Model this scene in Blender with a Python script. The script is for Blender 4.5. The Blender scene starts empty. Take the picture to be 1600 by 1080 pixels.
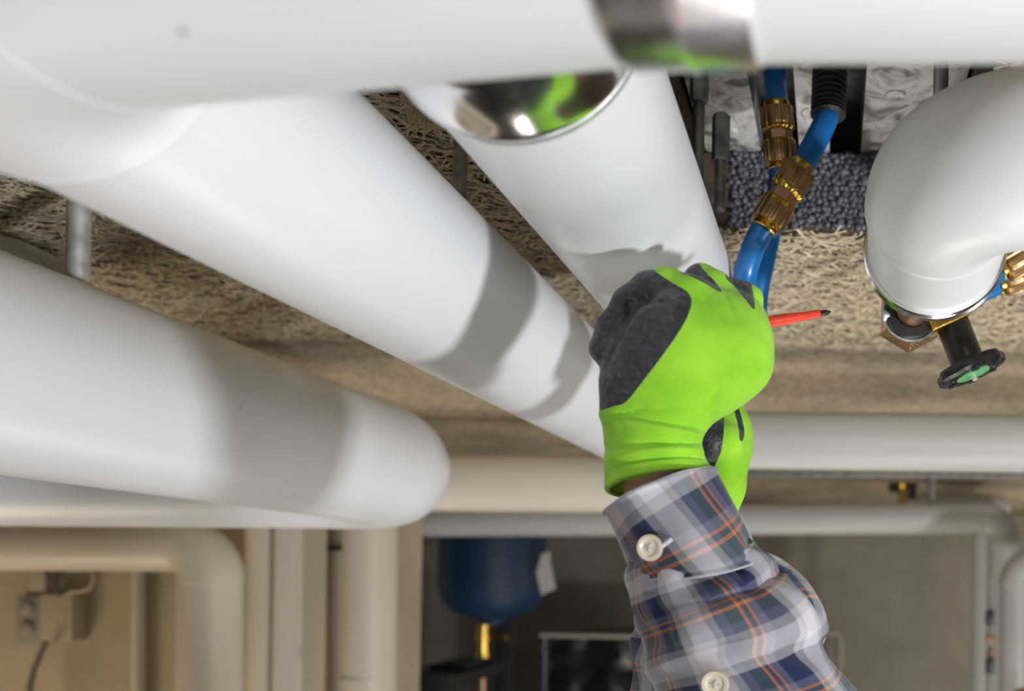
import bpy, bmesh, math, random
import numpy as np
from mathutils import Vector, Matrix

random.seed(7); rng = np.random.default_rng(7)
COL = bpy.context.scene.collection
SC = bpy.context.scene

# ------------------------------------------------------------------ camera
F = 1400.0; VX = 1300.0; VY = 890.0; ROLL = math.radians(1.0)
cR, sR = math.cos(ROLL), math.sin(ROLL)
def W(x, y, z):                      # level-camera coordinates -> world (camera is rolled by one degree)
    return Vector((x*cR - z*sR, y, x*sR + z*cR))
def P(px, py, Y):                    # a point seen at (px, py) at distance Y
    return W((px-VX)/F*Y, Y, -(py-VY)/F*Y)
cam_d = bpy.data.cameras.new('camera'); cam = bpy.data.objects.new('camera', cam_d); COL.objects.link(cam)
cam_d.sensor_width = 36; cam_d.sensor_fit = 'HORIZONTAL'; cam_d.lens = 36*F/1600
cam_d.shift_x = -(VX-800)/1600; cam_d.shift_y = (VY-540)/1600
cam_d.clip_start = .01; cam_d.clip_end = 50
cam.matrix_world = Matrix(((cR, -sR, 0, 0), (0, 0, -1, 0), (sR, cR, 0, 0), (0, 0, 0, 1)))
cam_d.dof.use_dof = True; cam_d.dof.focus_distance = .585; cam_d.dof.aperture_fstop = 5.6
SC.camera = cam
SC.view_settings.view_transform = 'Standard'; SC.view_settings.look = 'None'
SC.view_settings.gamma = 1; SC.view_settings.use_curve_mapping = False
SC.view_settings.exposure = 0.03

# ------------------------------------------------------------------ world and lights
wd = bpy.data.worlds.new('world'); SC.world = wd; wd.use_nodes = True
wd.node_tree.nodes['Background'].inputs[0].default_value = (.75, .8, .9, 1)
wd.node_tree.nodes['Background'].inputs[1].default_value = .3
def area(name, loc, target, size, power, col, sy=None):
    l = bpy.data.lights.new(name, 'AREA'); l.shape = 'RECTANGLE'; l.size = size; l.size_y = sy or size
    l.energy = power; l.color = col
    o = bpy.data.objects.new(name, l); COL.objects.link(o); o.location = loc
    o.rotation_euler = (Vector(target)-Vector(loc)).to_track_quat('-Z', 'Y').to_euler()
    return o
area('window_light', (.3, -1.7, -.6), (-.1, .8, .3), 1.3, 11, (.90, .95, 1), 1.0)
area('key_lamp', (1.6, -.62, -.82), (-.3, .6, .2), .15, 40, (.97, .98, 1))
area('under_fill', (.45, .85, -1.7), (.05, .65, .3), .9, 14, (1, .96, .90))  # added fill from below to brighten the ceiling and its opening, no actual lamp
area('warm_lamp', (-2.2, 1.45, -1.1), (-1.5, 2.1, -.05), .55, 8, (1, .82, .58))
area('far_lamp', (1.6, 3.2, -.6), (.5, 4.9, -.2), .5, 14, (1, .93, .8))
area('far_under_fill', (-.1, 2.3, -1.8), (0, 2.2, .3), .7, 10, (1, .94, .84))  # second added fill, lifts the far ceiling and pipe undersides

# ------------------------------------------------------------------ materials
def nm(name):
    m = bpy.data.materials.new(name); m.use_nodes = True
    return m, m.node_tree, m.node_tree.nodes['Principled BSDF']
def N(t, typ, **k):
    n = t.nodes.new(typ)
    for a, b in k.items(): setattr(n, a, b)
    return n
def ramp(t, stops, interp='LINEAR'):
    r = N(t, 'ShaderNodeValToRGB'); r.color_ramp.interpolation = interp; e = r.color_ramp.elements
    while len(e) < len(stops): e.new(.5)
    for i, (p, c) in enumerate(stops): e[i].position = p; e[i].color = (*c, 1) if len(c) == 3 else c
    return r
def simple(name, col, rough=.5, metal=0, bump=0, bscale=200, var=0, vscale=20, coat=0, spec=.5, stretch=None):
    m, t, b = nm(name)
    b.inputs['Base Color'].default_value = (*col, 1); b.inputs['Roughness'].default_value = rough
    b.inputs['Metallic'].default_value = metal; b.inputs['Coat Weight'].default_value = coat
    b.inputs['Specular IOR Level'].default_value = spec
    tc = N(t, 'ShaderNodeTexCoord'); src = tc.outputs['Object']
    if stretch:
        mp = N(t, 'ShaderNodeMapping'); mp.inputs['Scale'].default_value = stretch
        t.links.new(src, mp.inputs[0]); src = mp.outputs[0]
    if var:
        n = N(t, 'ShaderNodeTexNoise'); n.inputs['Scale'].default_value = vscale; n.inputs['Detail'].default_value = 8
        t.links.new(src, n.inputs[0])
        r = ramp(t, [(.3, tuple(max(0, c*(1-var)) for c in col)), (.7, tuple(min(1, c*(1+var)) for c in col))])
        t.links.new(n.outputs[0], r.inputs[0]); t.links.new(r.outputs[0], b.inputs['Base Color'])
    if bump:
        n = N(t, 'ShaderNodeTexNoise'); n.inputs['Scale'].default_value = bscale; n.inputs['Detail'].default_value = 4
        t.links.new(src, n.inputs[0])
        bm = N(t, 'ShaderNodeBump'); bm.inputs['Strength'].default_value = bump; bm.inputs['Distance'].default_value = .002
        t.links.new(n.outputs[0], bm.inputs['Height']); t.links.new(bm.outputs[0], b.inputs['Normal'])
    return m
def jacket(name, col, rough):
    m, t, b = nm(name); b.inputs['Roughness'].default_value = rough
    tc = N(t, 'ShaderNodeTexCoord')
    v = N(t, 'ShaderNodeTexVoronoi'); v.inputs['Scale'].default_value = 26; v.inputs['Randomness'].default_value = 1
    t.links.new(tc.outputs['Object'], v.inputs[0])
    r = ramp(t, [(0, (.28, .25, .2)), (.022, (.45, .43, .4)), (.035, col)])       # sparse dirt specks
    t.links.new(v.outputs['Distance'], r.inputs[0])
    n = N(t, 'ShaderNodeTexNoise'); n.inputs['Scale'].default_value = 5; n.inputs['Detail'].default_value = 6
    t.links.new(tc.outputs['Object'], n.inputs[0])
    m2 = N(t, 'ShaderNodeMixRGB', blend_type='MULTIPLY'); m2.inputs[0].default_value = 1
    r2 = ramp(t, [(.3, (.95, .95, .94)), (.65, (1, 1, 1))]); t.links.new(n.outputs[0], r2.inputs[0])
    t.links.new(r.outputs[0], m2.inputs[1]); t.links.new(r2.outputs[0], m2.inputs[2])
    t.links.new(m2.outputs[0], b.inputs['Base Color'])
    r3 = ramp(t, [(.3, (rough,)*3), (.7, (rough+.12,)*3)]); t.links.new(n.outputs[0], r3.inputs[0]); t.links.new(r3.outputs[0], b.inputs['Roughness'])
    return m
M = {}
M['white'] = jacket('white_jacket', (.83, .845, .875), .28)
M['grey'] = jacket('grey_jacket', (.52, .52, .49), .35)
M['beige'] = jacket('beige_jacket', (.62, .56, .46), .4)
M['cream'] = jacket('cream_jacket', (.80, .74, .64), .32)
M['chrome'] = simple('bright_steel', (.90, .90, .91), .16, 1, bump=.06, bscale=60)
M['foil'] = simple('aluminium_foil', (.85, .84, .85), .24, 1, bump=.25, bscale=28, stretch=(3, 1, 1))
M['steel'] = simple('galvanised_steel', (.74, .76, .79), .38, .75, bump=.1, bscale=300, var=.3, vscale=60)
M['darksteel'] = simple('dark_steel', (.36, .37, .37), .5, .7, var=.4, vscale=90)
M['brass'] = simple('yellow_brass', (.75, .50, .10), .22, 1, bump=.12, bscale=400, var=.15, vscale=80)
M['bronze'] = simple('brown_brass', (.46, .29, .14), .36, .85, bump=.15, bscale=300, var=.25, vscale=120)
M['copper'] = simple('pinkish_bronze', (.62, .38, .24), .38, 1, bump=.35, bscale=600, var=.12, vscale=100)
M['blue'] = simple('blue_plastic', (.010, .15, .44), .28, var=.25, vscale=40, bump=.08, bscale=120)
M['rubber'] = simple('black_rubber', (.028, .028, .03), .32, bump=.2, bscale=500, var=.3, vscale=60)
M['plastic'] = simple('black_plastic', (.012, .012, .012), .32, bump=.12, bscale=500)
M['green'] = simple('green_disc', (.13, .42, .16), .4, var=.2, vscale=200)
M['red'] = simple('red_insulation', (.85, .06, .025), .35, var=.18, vscale=180, bump=.15, bscale=300)
M['strand'] = simple('wood_strand', (.78, .66, .48), .75, var=.32, vscale=420)
M['vessel'] = simple('vessel_blue', (.006, .034, .085), .55, var=.15, vscale=6)
M['skin'] = simple('skin', (.62, .36, .26), .5, var=.12, vscale=60, bump=.2, bscale=300)
M['box'] = simple('beige_plastic', (.44, .38, .28), .5)
M['boxgrey'] = simple('grey_plastic', (.30, .27, .23), .55)
M['cable'] = simple('grey_cable', (.16, .13, .12), .5)
M['film'] = simple('dark_film', (.014, .015, .017), .22, bump=1, bscale=14)
M['dark'] = simple('dark_metal_tray', (.03, .032, .032), .35, .3, bump=.2, bscale=20)
M['label'] = simple('paper_label', (.58, .55, .50), .7)
M['tape'] = simple('light_edging', (.5, .47, .4), .5)
M['button'] = simple('cream_button', (.78, .70, .55), .3, coat=.5)
M['buttonrim'] = simple('tan_button_edge', (.55, .38, .2), .4)
M['thread'] = simple('pale_thread', (.6, .62, .68), .9)
M['denim'] = simple('dark_denim', (.03, .045, .09), .9, bump=.3, bscale=900)
M['boot'] = simple('brown_leather', (.09, .05, .03), .5)
M['hair'] = simple('brown_hair', (.05, .03, .02), .7, bump=.6, bscale=200)
M['floor'] = simple('screed', (.22, .20, .17), .8, var=.2, vscale=3, bump=.3, bscale=60)

def concrete(name, col, var=.18, holes=True):
    m, t, b = nm(name); b.inputs['Roughness'].default_value = .82
    tc = N(t, 'ShaderNodeTexCoord')
    n = N(t, 'ShaderNodeTexNoise'); n.inputs['Scale'].default_value = 3.2; n.inputs['Detail'].default_value = 9; n.inputs['Roughness'].default_value = .6
    t.links.new(tc.outputs['Object'], n.inputs[0])
    r = ramp(t, [(.3, tuple(c*(1-var) for c in col)), (.72, tuple(c*(1+var) for c in col))]); t.links.new(n.outputs[0], r.inputs[0])
    v = N(t, 'ShaderNodeTexVoronoi'); v.inputs['Scale'].default_value = 9; t.links.new(tc.outputs['Object'], v.inputs[0])
    rv = ramp(t, [(0, (.35, .33, .3)), (.05, (.5, .48, .45)), (.075, (1, 1, 1))]); t.links.new(v.outputs['Distance'], rv.inputs[0])
    mx = N(t, 'ShaderNodeMixRGB', blend_type='MULTIPLY'); mx.inputs[0].default_value = .8 if holes else 0
    t.links.new(r.outputs[0], mx.inputs[1]); t.links.new(rv.outputs[0], mx.inputs[2]); t.links.new(mx.outputs[0], b.inputs['Base Color'])
    n2 = N(t, 'ShaderNodeTexNoise'); n2.inputs['Scale'].default_value = 70; n2.inputs['Detail'].default_value = 6; t.links.new(tc.outputs['Object'], n2.inputs[0])
    bu = N(t, 'ShaderNodeBump'); bu.inputs['Strength'].default_value = .4; bu.inputs['Distance'].default_value = .004
    t.links.new(n2.outputs[0], bu.inputs['Height']); t.links.new(bu.outputs[0], b.inputs['Normal'])
    return m
M['concrete'] = concrete('concrete_wall', (.30, .27, .22))
M['concrete_warm'] = concrete('concrete_wall_left', (.44, .37, .26))

def wood_wool():
    m, t, b = nm('wood_wool_board'); b.inputs['Roughness'].default_value = .9
    tc = N(t, 'ShaderNodeTexCoord')
    def layer(scale, rot, st, thr):
        mp = N(t, 'ShaderNodeMapping'); mp.inputs['Rotation'].default_value = (0, 0, rot); mp.inputs['Scale'].default_value = st
        t.links.new(tc.outputs['Object'], mp.inputs[0])
        n = N(t, 'ShaderNodeTexNoise'); n.inputs['Scale'].default_value = scale; n.inputs['Detail'].default_value = 3; n.inputs['Distortion'].default_value = .8
        t.links.new(mp.outputs[0], n.inputs[0]); return n
    a = layer(60, .15, (1, 4.5, 1), .5); c = layer(60, -.6, (1, 5, 1), .5)
    mn = N(t, 'ShaderNodeMath', operation='MAXIMUM'); t.links.new(a.outputs[0], mn.inputs[0]); t.links.new(c.outputs[0], mn.inputs[1])
    r = ramp(t, [(.42, (.14, .11, .075)), (.50, (.33, .27, .18)), (.60, (.56, .48, .36)), (.75, (.66, .58, .45))])
    t.links.new(mn.outputs[0], r.inputs[0])
    n = N(t, 'ShaderNodeTexNoise'); n.inputs['Scale'].default_value = 5; n.inputs['Detail'].default_value = 5
    t.links.new(tc.outputs['Object'], n.inputs[0]); r2 = ramp(t, [(.35, (.72, .72, .74)), (.65, (1.1, 1.05, 1))]); t.links.new(n.outputs[0], r2.inputs[0])
    mx = N(t, 'ShaderNodeMixRGB', blend_type='MULTIPLY'); mx.inputs[0].default_value = 1
    t.links.new(r.outputs[0], mx.inputs[1]); t.links.new(r2.outputs[0], mx.inputs[2]); t.links.new(mx.outputs[0], b.inputs['Base Color'])
    bu = N(t, 'ShaderNodeBump'); bu.inputs['Strength'].default_value = .8; bu.inputs['Distance'].default_value = .004
    t.links.new(mn.outputs[0], bu.inputs['Height']); t.links.new(bu.outputs[0], b.inputs['Normal'])
    return m
M['wool'] = wood_wool()
M['wool_base'] = simple('board_core', (.10, .075, .05), .95, var=.5, vscale=60, bump=1, bscale=200)
def zinc():
    m, t, b = nm('mottled_zinc'); b.inputs['Roughness'].default_value = .55; b.inputs['Metallic'].default_value = .1
    tc = N(t, 'ShaderNodeTexCoord')
    n = N(t, 'ShaderNodeTexNoise'); n.inputs['Scale'].default_value = 26; n.inputs['Detail'].default_value = 9; n.inputs['Distortion'].default_value = 1.5
    t.links.new(tc.outputs['Object'], n.inputs[0])
    r = ramp(t, [(.36, (.22, .21, .20)), (.46, (.60, .59, .57)), (.56, (.78, .77, .76)), (.60, (.48, .47, .45)), (.64, (.82, .81, .80))])
    t.links.new(n.outputs[0], r.inputs[0]); t.links.new(r.outputs[0], b.inputs['Base Color'])
    bu = N(t, 'ShaderNodeBump'); bu.inputs['Strength'].default_value = .3; bu.inputs['Distance'].default_value = .002
    t.links.new(n.outputs[0], bu.inputs['Height']); t.links.new(bu.outputs[0], b.inputs['Normal'])
    return m
M['zinc'] = zinc()
def bead_mat():
    m, t, b = nm('graphite_foam'); b.inputs['Roughness'].default_value = .5
    oi = N(t, 'ShaderNodeTexCoord'); n = N(t, 'ShaderNodeTexNoise'); n.inputs['Scale'].default_value = 260
    t.links.new(oi.outputs['Object'], n.inputs[0]); r = ramp(t, [(.35, (.07, .073, .085)), (.65, (.21, .215, .24))])
    t.links.new(n.outputs[0], r.inputs[0]); t.links.new(r.outputs[0], b.inputs['Base Color']); return m
M['bead'] = bead_mat()

def glove_mat():                     # one glove: lime knit, dark latex where the 'coat' attribute is positive
    m, t, b = nm('lime_knit_dark_latex')
    at = N(t, 'ShaderNodeAttribute', attribute_name='coat')
    tc = N(t, 'ShaderNodeTexCoord')
    n = N(t, 'ShaderNodeTexNoise'); n.inputs['Scale'].default_value = 900; n.inputs['Detail'].default_value = 2; t.links.new(tc.outputs['Object'], n.inputs[0])
    ns = N(t, 'ShaderNodeMath', operation='MULTIPLY_ADD'); ns.inputs[1].default_value = 1.6; ns.inputs[2].default_value = -.8; t.links.new(n.outputs[0], ns.inputs[0])
    ad = N(t, 'ShaderNodeMath', operation='ADD'); t.links.new(at.outputs['Fac'], ad.inputs[0]); t.links.new(ns.outputs[0], ad.inputs[1])
    st = N(t, 'ShaderNodeMapRange'); st.inputs[1].default_value = -.4; st.inputs[2].default_value = .4; t.links.new(ad.outputs[0], st.inputs[0])
    # knit colour: lime, with fine courses
    g2 = ramp(t, [(.3, (.25, .63, .012)), (.7, (.40, .82, .035))])
    n3 = N(t, 'ShaderNodeTexNoise'); n3.inputs['Scale'].default_value = 35; n3.inputs['Detail'].default_value = 3; t.links.new(tc.outputs['Object'], n3.inputs[0]); t.links.new(n3.outputs[0], g2.inputs[0])
    nl = N(t, 'ShaderNodeTexNoise'); nl.inputs['Scale'].default_value = 330; nl.inputs['Detail'].default_value = 4; t.links.new(tc.outputs['Object'], nl.inputs[0])
    dk = ramp(t, [(.35, (.014, .015, .018)), (.6, (.032, .034, .040)), (.75, (.085, .09, .10))]); t.links.new(nl.outputs[0], dk.inputs[0])
    mx = N(t, 'ShaderNodeMixRGB'); t.links.new(st.outputs[0], mx.inputs[0]); t.links.new(g2.outputs[0], mx.inputs[1]); t.links.new(dk.outputs[0], mx.inputs[2])
    t.links.new(mx.outputs[0], b.inputs['Base Color'])
    rg = N(t, 'ShaderNodeMapRange'); rg.inputs[3].default_value = .85; rg.inputs[4].default_value = .42; t.links.new(st.outputs[0], rg.inputs[0]); t.links.new(rg.outputs[0], b.inputs['Roughness'])
    # knit relief: two crossed waves; latex relief: crinkle
    w1 = N(t, 'ShaderNodeTexWave', wave_type='BANDS', bands_direction='Z'); w1.inputs['Scale'].default_value = 260; w1.inputs['Distortion'].default_value = .6
    w2 = N(t, 'ShaderNodeTexWave', wave_type='BANDS', bands_direction='X'); w2.inputs['Scale'].default_value = 260; w2.inputs['Distortion'].default_value = .6
    mp = N(t, 'ShaderNodeMapping'); mp.inputs['Rotation'].default_value = (0, .35, 0); t.links.new(tc.outputs['Object'], mp.inputs[0])
    t.links.new(mp.outputs[0], w1.inputs[0]); t.links.new(mp.outputs[0], w2.inputs[0])
    mu = N(t, 'ShaderNodeMath', operation='MULTIPLY'); t.links.new(w1.outputs['Fac'], mu.inputs[0]); t.links.new(w2.outputs['Fac'], mu.inputs[1])
    mh = N(t, 'ShaderNodeMixRGB'); t.links.new(st.outputs[0], mh.inputs[0]); t.links.new(mu.outputs[0], mh.inputs[1])
    sc = N(t, 'ShaderNodeMath', operation='MULTIPLY'); sc.inputs[1].default_value = 2.5; t.links.new(nl.outputs[0], sc.inputs[0]); t.links.new(sc.outputs[0], mh.inputs[2])
    bu = N(t, 'ShaderNodeBump'); bu.inputs['Strength'].default_value = .5; bu.inputs['Distance'].default_value = .0009
    t.links.new(mh.outputs[0], bu.inputs['Height']); t.links.new(bu.outputs[0], b.inputs['Normal'])
    b.inputs['Sheen Weight'].default_value = .15
    return m
M['glove'] = glove_mat()
def plaid():
    m, t, b = nm('plaid_flannel'); b.inputs['Roughness'].default_value = .9; b.inputs['Sheen Weight'].default_value = .2
    uv = N(t, 'ShaderNodeUVMap'); sx = N(t, 'ShaderNodeSeparateXYZ'); t.links.new(uv.outputs[0], sx.inputs[0])
    L = (.74, .71, .78); NV = (.008, .018, .075); G = (.05, .08, .095); O = (.66, .20, .06); S = (.13, .14, .22); Lg = (.42, .42, .44)
    stops = [(0, L), (.20, Lg), (.30, NV), (.52, S), (.60, O), (.625, G), (.67, O), (.70, G), (.83, S), (.92, Lg)]
    outs = []
    for k in (0, 1):
        fr = N(t, 'ShaderNodeMath', operation='FRACT'); t.links.new(sx.outputs[k], fr.inputs[0])
        r = ramp(t, stops, 'CONSTANT'); t.links.new(fr.outputs[0], r.inputs[0]); outs.append(r)
    # twill: diagonal threads alternate which yarn is on top
    ad = N(t, 'ShaderNodeMath', operation='ADD'); t.links.new(sx.outputs[0], ad.inputs[0]); t.links.new(sx.outputs[1], ad.inputs[1])
    ml = N(t, 'ShaderNodeMath', operation='MULTIPLY'); ml.inputs[1].default_value = 46*6.283; t.links.new(ad.outputs[0], ml.inputs[0])
    sn = N(t, 'ShaderNodeMath', operation='SINE'); t.links.new(ml.outputs[0], sn.inputs[0])
    mr = N(t, 'ShaderNodeMapRange'); mr.inputs[1].default_value = -1; mr.inputs[2].default_value = 1; mr.inputs[3].default_value = .33; mr.inputs[4].default_value = .67
    t.links.new(sn.outputs[0], mr.inputs[0])
    mx = N(t, 'ShaderNodeMixRGB'); t.links.new(mr.outputs[0], mx.inputs[0]); t.links.new(outs[0].outputs[0], mx.inputs[1]); t.links.new(outs[1].outputs[0], mx.inputs[2])
    t.links.new(mx.outputs[0], b.inputs['Base Color'])
    bu = N(t, 'ShaderNodeBump'); bu.inputs['Strength'].default_value = .35; bu.inputs['Distance'].default_value = .0004
    t.links.new(sn.outputs[0], bu.inputs['Height']); t.links.new(bu.outputs[0], b.inputs['Normal'])
    return m
M['plaid'] = plaid()

# ------------------------------------------------------------------ mesh helpers
class MB:
    def __init__(s): s.v = []; s.f = []; s.uv = None
    def add(s, vs, fs):
        o = len(s.v); s.v += [tuple(v) for v in vs]; s.f += [tuple(i+o for i in f) for f in fs]; return o
    def box(s, lo, hi):
        x0, y0, z0 = lo; x1, y1, z1 = hi
        s.add([(x0,y0,z0),(x1,y0,z0),(x1,y1,z0),(x0,y1,z0),(x0,y0,z1),(x1,y0,z1),(x1,y1,z1),(x0,y1,z1)],
              [(0,3,2,1),(4,5,6,7),(0,1,5,4),(1,2,6,5),(2,3,7,6),(3,0,4,7)]); return s
    def tube(s, pts, rad, n=24, caps=True, prof=None):
        pts = [Vector(p) for p in pts]; k = len(pts)
        if not hasattr(rad, '__len__'): rad = [rad]*k
        T = []
        for i in range(k):
            a = pts[max(i-1, 0)]; b = pts[min(i+1, k-1)]
            d = b-a
            if d.length < 1e-9: d = T[-1] if T else Vector((0, 1, 0))
            T.append(d.normalized())
        up = Vector((0, 0, 1)) if abs(T[0].z) < .9 else Vector((1, 0, 0))
        nrm = (up - T[0]*up.dot(T[0])).normalized(); vs = []
        for i in range(k):
            if i:
                q = T[i-1].rotation_difference(T[i]); nrm = q @ nrm
                nrm = (nrm - T[i]*nrm.dot(T[i])).normalized()
            bi = T[i].cross(nrm)
            for j in range(n):
                a = 2*math.pi*j/n; r = rad[i]*(prof(a) if prof else 1)
                vs.append(pts[i]+nrm*(math.cos(a)*r)+bi*(math.sin(a)*r))
        fs = [(i*n+j, i*n+(j+1)%n, (i+1)*n+(j+1)%n, (i+1)*n+j) for i in range(k-1) for j in range(n)]
        if caps: fs += [tuple(range(n-1, -1, -1)), tuple((k-1)*n+j for j in range(n))]
        s.add(vs, fs); return s
    def lathe(s, a, d, prof, n=48, mod=None):          # prof: (along, radius) list about axis a + d*t
        a = Vector(a); d = Vector(d).normalized()
        pts = [a+d*t for t, r in prof]; up = Vector((0, 0, 1)) if abs(d.z) < .9 else Vector((1, 0, 0))
        nx = (up-d*up.dot(d)).normalized(); ny = d.cross(nx); vs = []
        for (t, r), p in zip(prof, pts):
            for j in range(n):
                an = 2*math.pi*j/n; rr = r*(mod(an, t) if mod else 1)
                vs.append(p+nx*(math.cos(an)*rr)+ny*(math.sin(an)*rr))
        k = len(prof)
        fs = [(i*n+j, i*n+(j+1)%n, (i+1)*n+(j+1)%n, (i+1)*n+j) for i in range(k-1) for j in range(n)]
        if prof[0][1] > 0 and prof[0] != prof[-1]:
            fs += [tuple(range(n-1, -1, -1)), tuple((k-1)*n+j for j in range(n))]
        s.add(vs, fs); return s
    def build(s, name, mat, parent=None, smooth=True, bevel=0, sharp=35):
        me = bpy.data.meshes.new(name); me.from_pydata(s.v, [], s.f); me.validate(); me.update()
        bm = bmesh.new(); bm.from_mesh(me); bmesh.ops.remove_doubles(bm, verts=bm.verts, dist=1e-6); bmesh.ops.recalc_face_normals(bm, faces=bm.faces)
        if bevel:
            es = [e for e in bm.edges if len(e.link_faces) == 2 and e.calc_face_angle(0) > .6]
            bmesh.ops.bevel(bm, geom=es, offset=bevel, segments=2, affect='EDGES', profile=.6)
        bm.to_mesh(me); bm.free()
        me.materials.append(mat)
        if smooth:
            me.shade_smooth()
            me.set_sharp_from_angle(angle=math.radians(sharp))
        o = bpy.data.objects.new(name, me); COL.objects.link(o)
        if parent is not None: o.parent = parent
        return o
def thing(name, label, cat, group=None):
    o = bpy.data.objects.new(name, None); COL.objects.link(o); o.empty_display_size = .02
    o['label'] = label; o['category'] = cat
    if group: o['group'] = group
    return o
def tag(o, label, cat, group=None):
    o['label'] = label; o['category'] = cat
    if group: o['group'] = group
    return o
def struct(o): o['kind'] = 'structure'; return o
def ringband(a, d, r, w, th=.0015, n=72):              # rolled sheet-metal band with raised lips
    p = [(0, r), (0, r+th*1.4), (w*.12, r+th*1.8), (w*.22, r+th*.9), (w*.5, r+th), (w*.78, r+th*.9), (w*.88, r+th*1.8), (w, r+th*1.4), (w, r), (0, r)]
    return MB().lathe(a, d, p, n)
def fillet(pts, R, n=14):
    """corner list -> list of segments: ('s', [a,b]) or ('e', arc points)"""
    pts = [Vector(p) for p in pts]; segs = []; cur = pts[0]
    for i in range(1, len(pts)-1):
        a, b, c = pts[i-1], pts[i], pts[i+1]; u = (a-b).normalized(); v = (c-b).normalized()
        th = u.angle(v); t = R/math.tan(th/2); p0 = b+u*t; p1 = b+v*t
        ctr = b+(u+v).normalized()*(R/math.sin(th/2)); segs.append(('s', [cur, p0]))
        e0 = (p0-ctr); ax = e0.cross(p1-ctr).normalized(); tot = e0.angle(p1-ctr)
        segs.append(('e', [ctr+Matrix.Rotation(tot*k/n, 3, ax) @ e0 for k in range(n+1)])); cur = p1
    segs.append(('s', [cur, pts[-1]])); return segs

# ------------------------------------------------------------------ room
CZ = .314      # underside of the wood-wool boards
struct(MB().box((-4.5, -2.2, -2.2), (3.2, 5.3, -2.1)).build('floor', M['floor'], smooth=False))
struct(MB().box((-4.5, 5.0, -2.1), (3.2, 5.2, CZ+.07)).build('wall_back', M['concrete'], smooth=False))
struct(MB().box((-4.5, -2.2, -2.1), (3.2, -2.1, CZ+.07)).build('wall_front', M['concrete'], smooth=False))
struct(MB().box((3.1, -2.1, -2.1), (3.2, 5.0, CZ+.07)).build('wall_right', M['concrete'], smooth=False))
struct(MB().box((-4.5, -2.1, -2.1), (-4.4, 2.1, CZ+.07)).build('wall_left', M['concrete_warm'], smooth=False))
part = struct(MB().box((-4.4, 2.12, -2.1), (-1.03, 2.25, CZ)).build('wall_partition', M['concrete_warm'], smooth=False))
ceil = struct(MB().box((-4.5, -2.2, CZ+.16), (3.2, 5.2, CZ+.26)).build('ceiling', M['concrete'], smooth=False))
HX0, HX1, HY0, HY1 = -.125, .10, .40, .83          # opening in the boards
JX = -.266
def board(x0, x1, y0, y1):
    g = .0012
    return MB().box((x0+g, y0+g, CZ), (x1-g, y1-g, CZ+.07)).build('wood_wool_board', M['wool_base'] if (y0 >= -.06 and y1 <= 1.26 and x0 >= -1.52 and x1 <= 1.0) else M['wool'], ceil, smooth=False)
for (x0, x1, y0, y1) in [(-1.52, JX, -2.1, -.05), (-1.52, JX, -.05, 1.255), (-1.52, JX, 1.255, 2.56), (-1.52, JX, 2.56, 5.0),
                         (-4.4, -1.52, -2.1, .6), (-4.4, -1.52, .6, 2.1), (-1.52+1.25, HX0, .40, HY1), (HX1, 1.0, .40, HY1),
                         (JX, 1.0, -2.1, .40), (JX, 1.0, HY1, 1.255), (JX, 1.0, 1.255, 2.56), (JX, 1.0, 2.56, 3.8), (JX, 1.0, 3.8, 5.0),
                         (1.0, 3.1, -2.1, .6), (1.0, 3.1, .6, 1.9), (1.0, 3.1, 1.9, 3.2), (1.0, 3.1, 3.2, 5.0)]:
    board(x0, x1, y0, y1)
def strands(count, x0, x1, y0, y1, zz, name, parent, lmin=.010, lmax=.034, avoid=True, wmin=.0006, wmax=.0014):
    x = rng.uniform(x0, x1, count); y = rng.uniform(y0, y1, count)
    if avoid:
        k = ~((x > HX0-.002) & (x < HX1+.002) & (y > HY0) & (y < HY1)) & (np.abs(x-JX+.004*np.sin(y*40)+.003*np.sin(y*97)) > .0035)
        x = x[k]; y = y[k]
    n = len(x); th = rng.normal(.15, .75, n) + np.where(rng.random(n) < .25, rng.uniform(-1.6, 1.6, n), 0)
    L = rng.uniform(lmin, lmax, n)*.5; w = rng.uniform(wmin, wmax, n); cur = rng.normal(0, .16, n)
    z = zz - .0002 - .0068*rng.random(n)**1.5; tilt = rng.normal(0, .05, n)
    S = [-1, 0, 1]; V = np.zeros((n, 6, 3), np.float32)
    for i, s_ in enumerate(S):
        cx = s_*L; cy = cur*L*(s_*s_)
        for j, sd in enumerate((-1, 1)):
            lx = cx; ly = cy+sd*w
            V[:, i*2+j, 0] = x+lx*np.cos(th)-ly*np.sin(th); V[:, i*2+j, 1] = y+lx*np.sin(th)+ly*np.cos(th)
            V[:, i*2+j, 2] = z+tilt*s_*L+sd*w*rng.normal(0, .25, n)-.0006*(s_ == 0)
    b = (np.arange(n)*6)[:, None]
    Fq = np.concatenate([b+np.array([0, 2, 3, 1]), b+np.array([2, 4, 5, 3])], 1).reshape(-1, 4)
    me = bpy.data.meshes.new(name); me.vertices.add(n*6); me.vertices.foreach_set('co', V.reshape(-1))
    me.loops.add(Fq.size); me.loops.foreach_set('vertex_index', Fq.reshape(-1).astype(np.int32))
    me.polygons.add(len(Fq)); me.polygons.foreach_set('loop_start', np.arange(0, Fq.size, 4, dtype=np.int32))
    me.update(calc_edges=True); me.materials.append(M['strand'])
    o = bpy.data.objects.new(name, me); COL.objects.link(o); o['kind'] = 'stuff'
    if parent is not None: o.parent = parent
    return o
strands(56000, -.95, .55, .30, 1.255, CZ, 'wood_strands', ceil)
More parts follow.
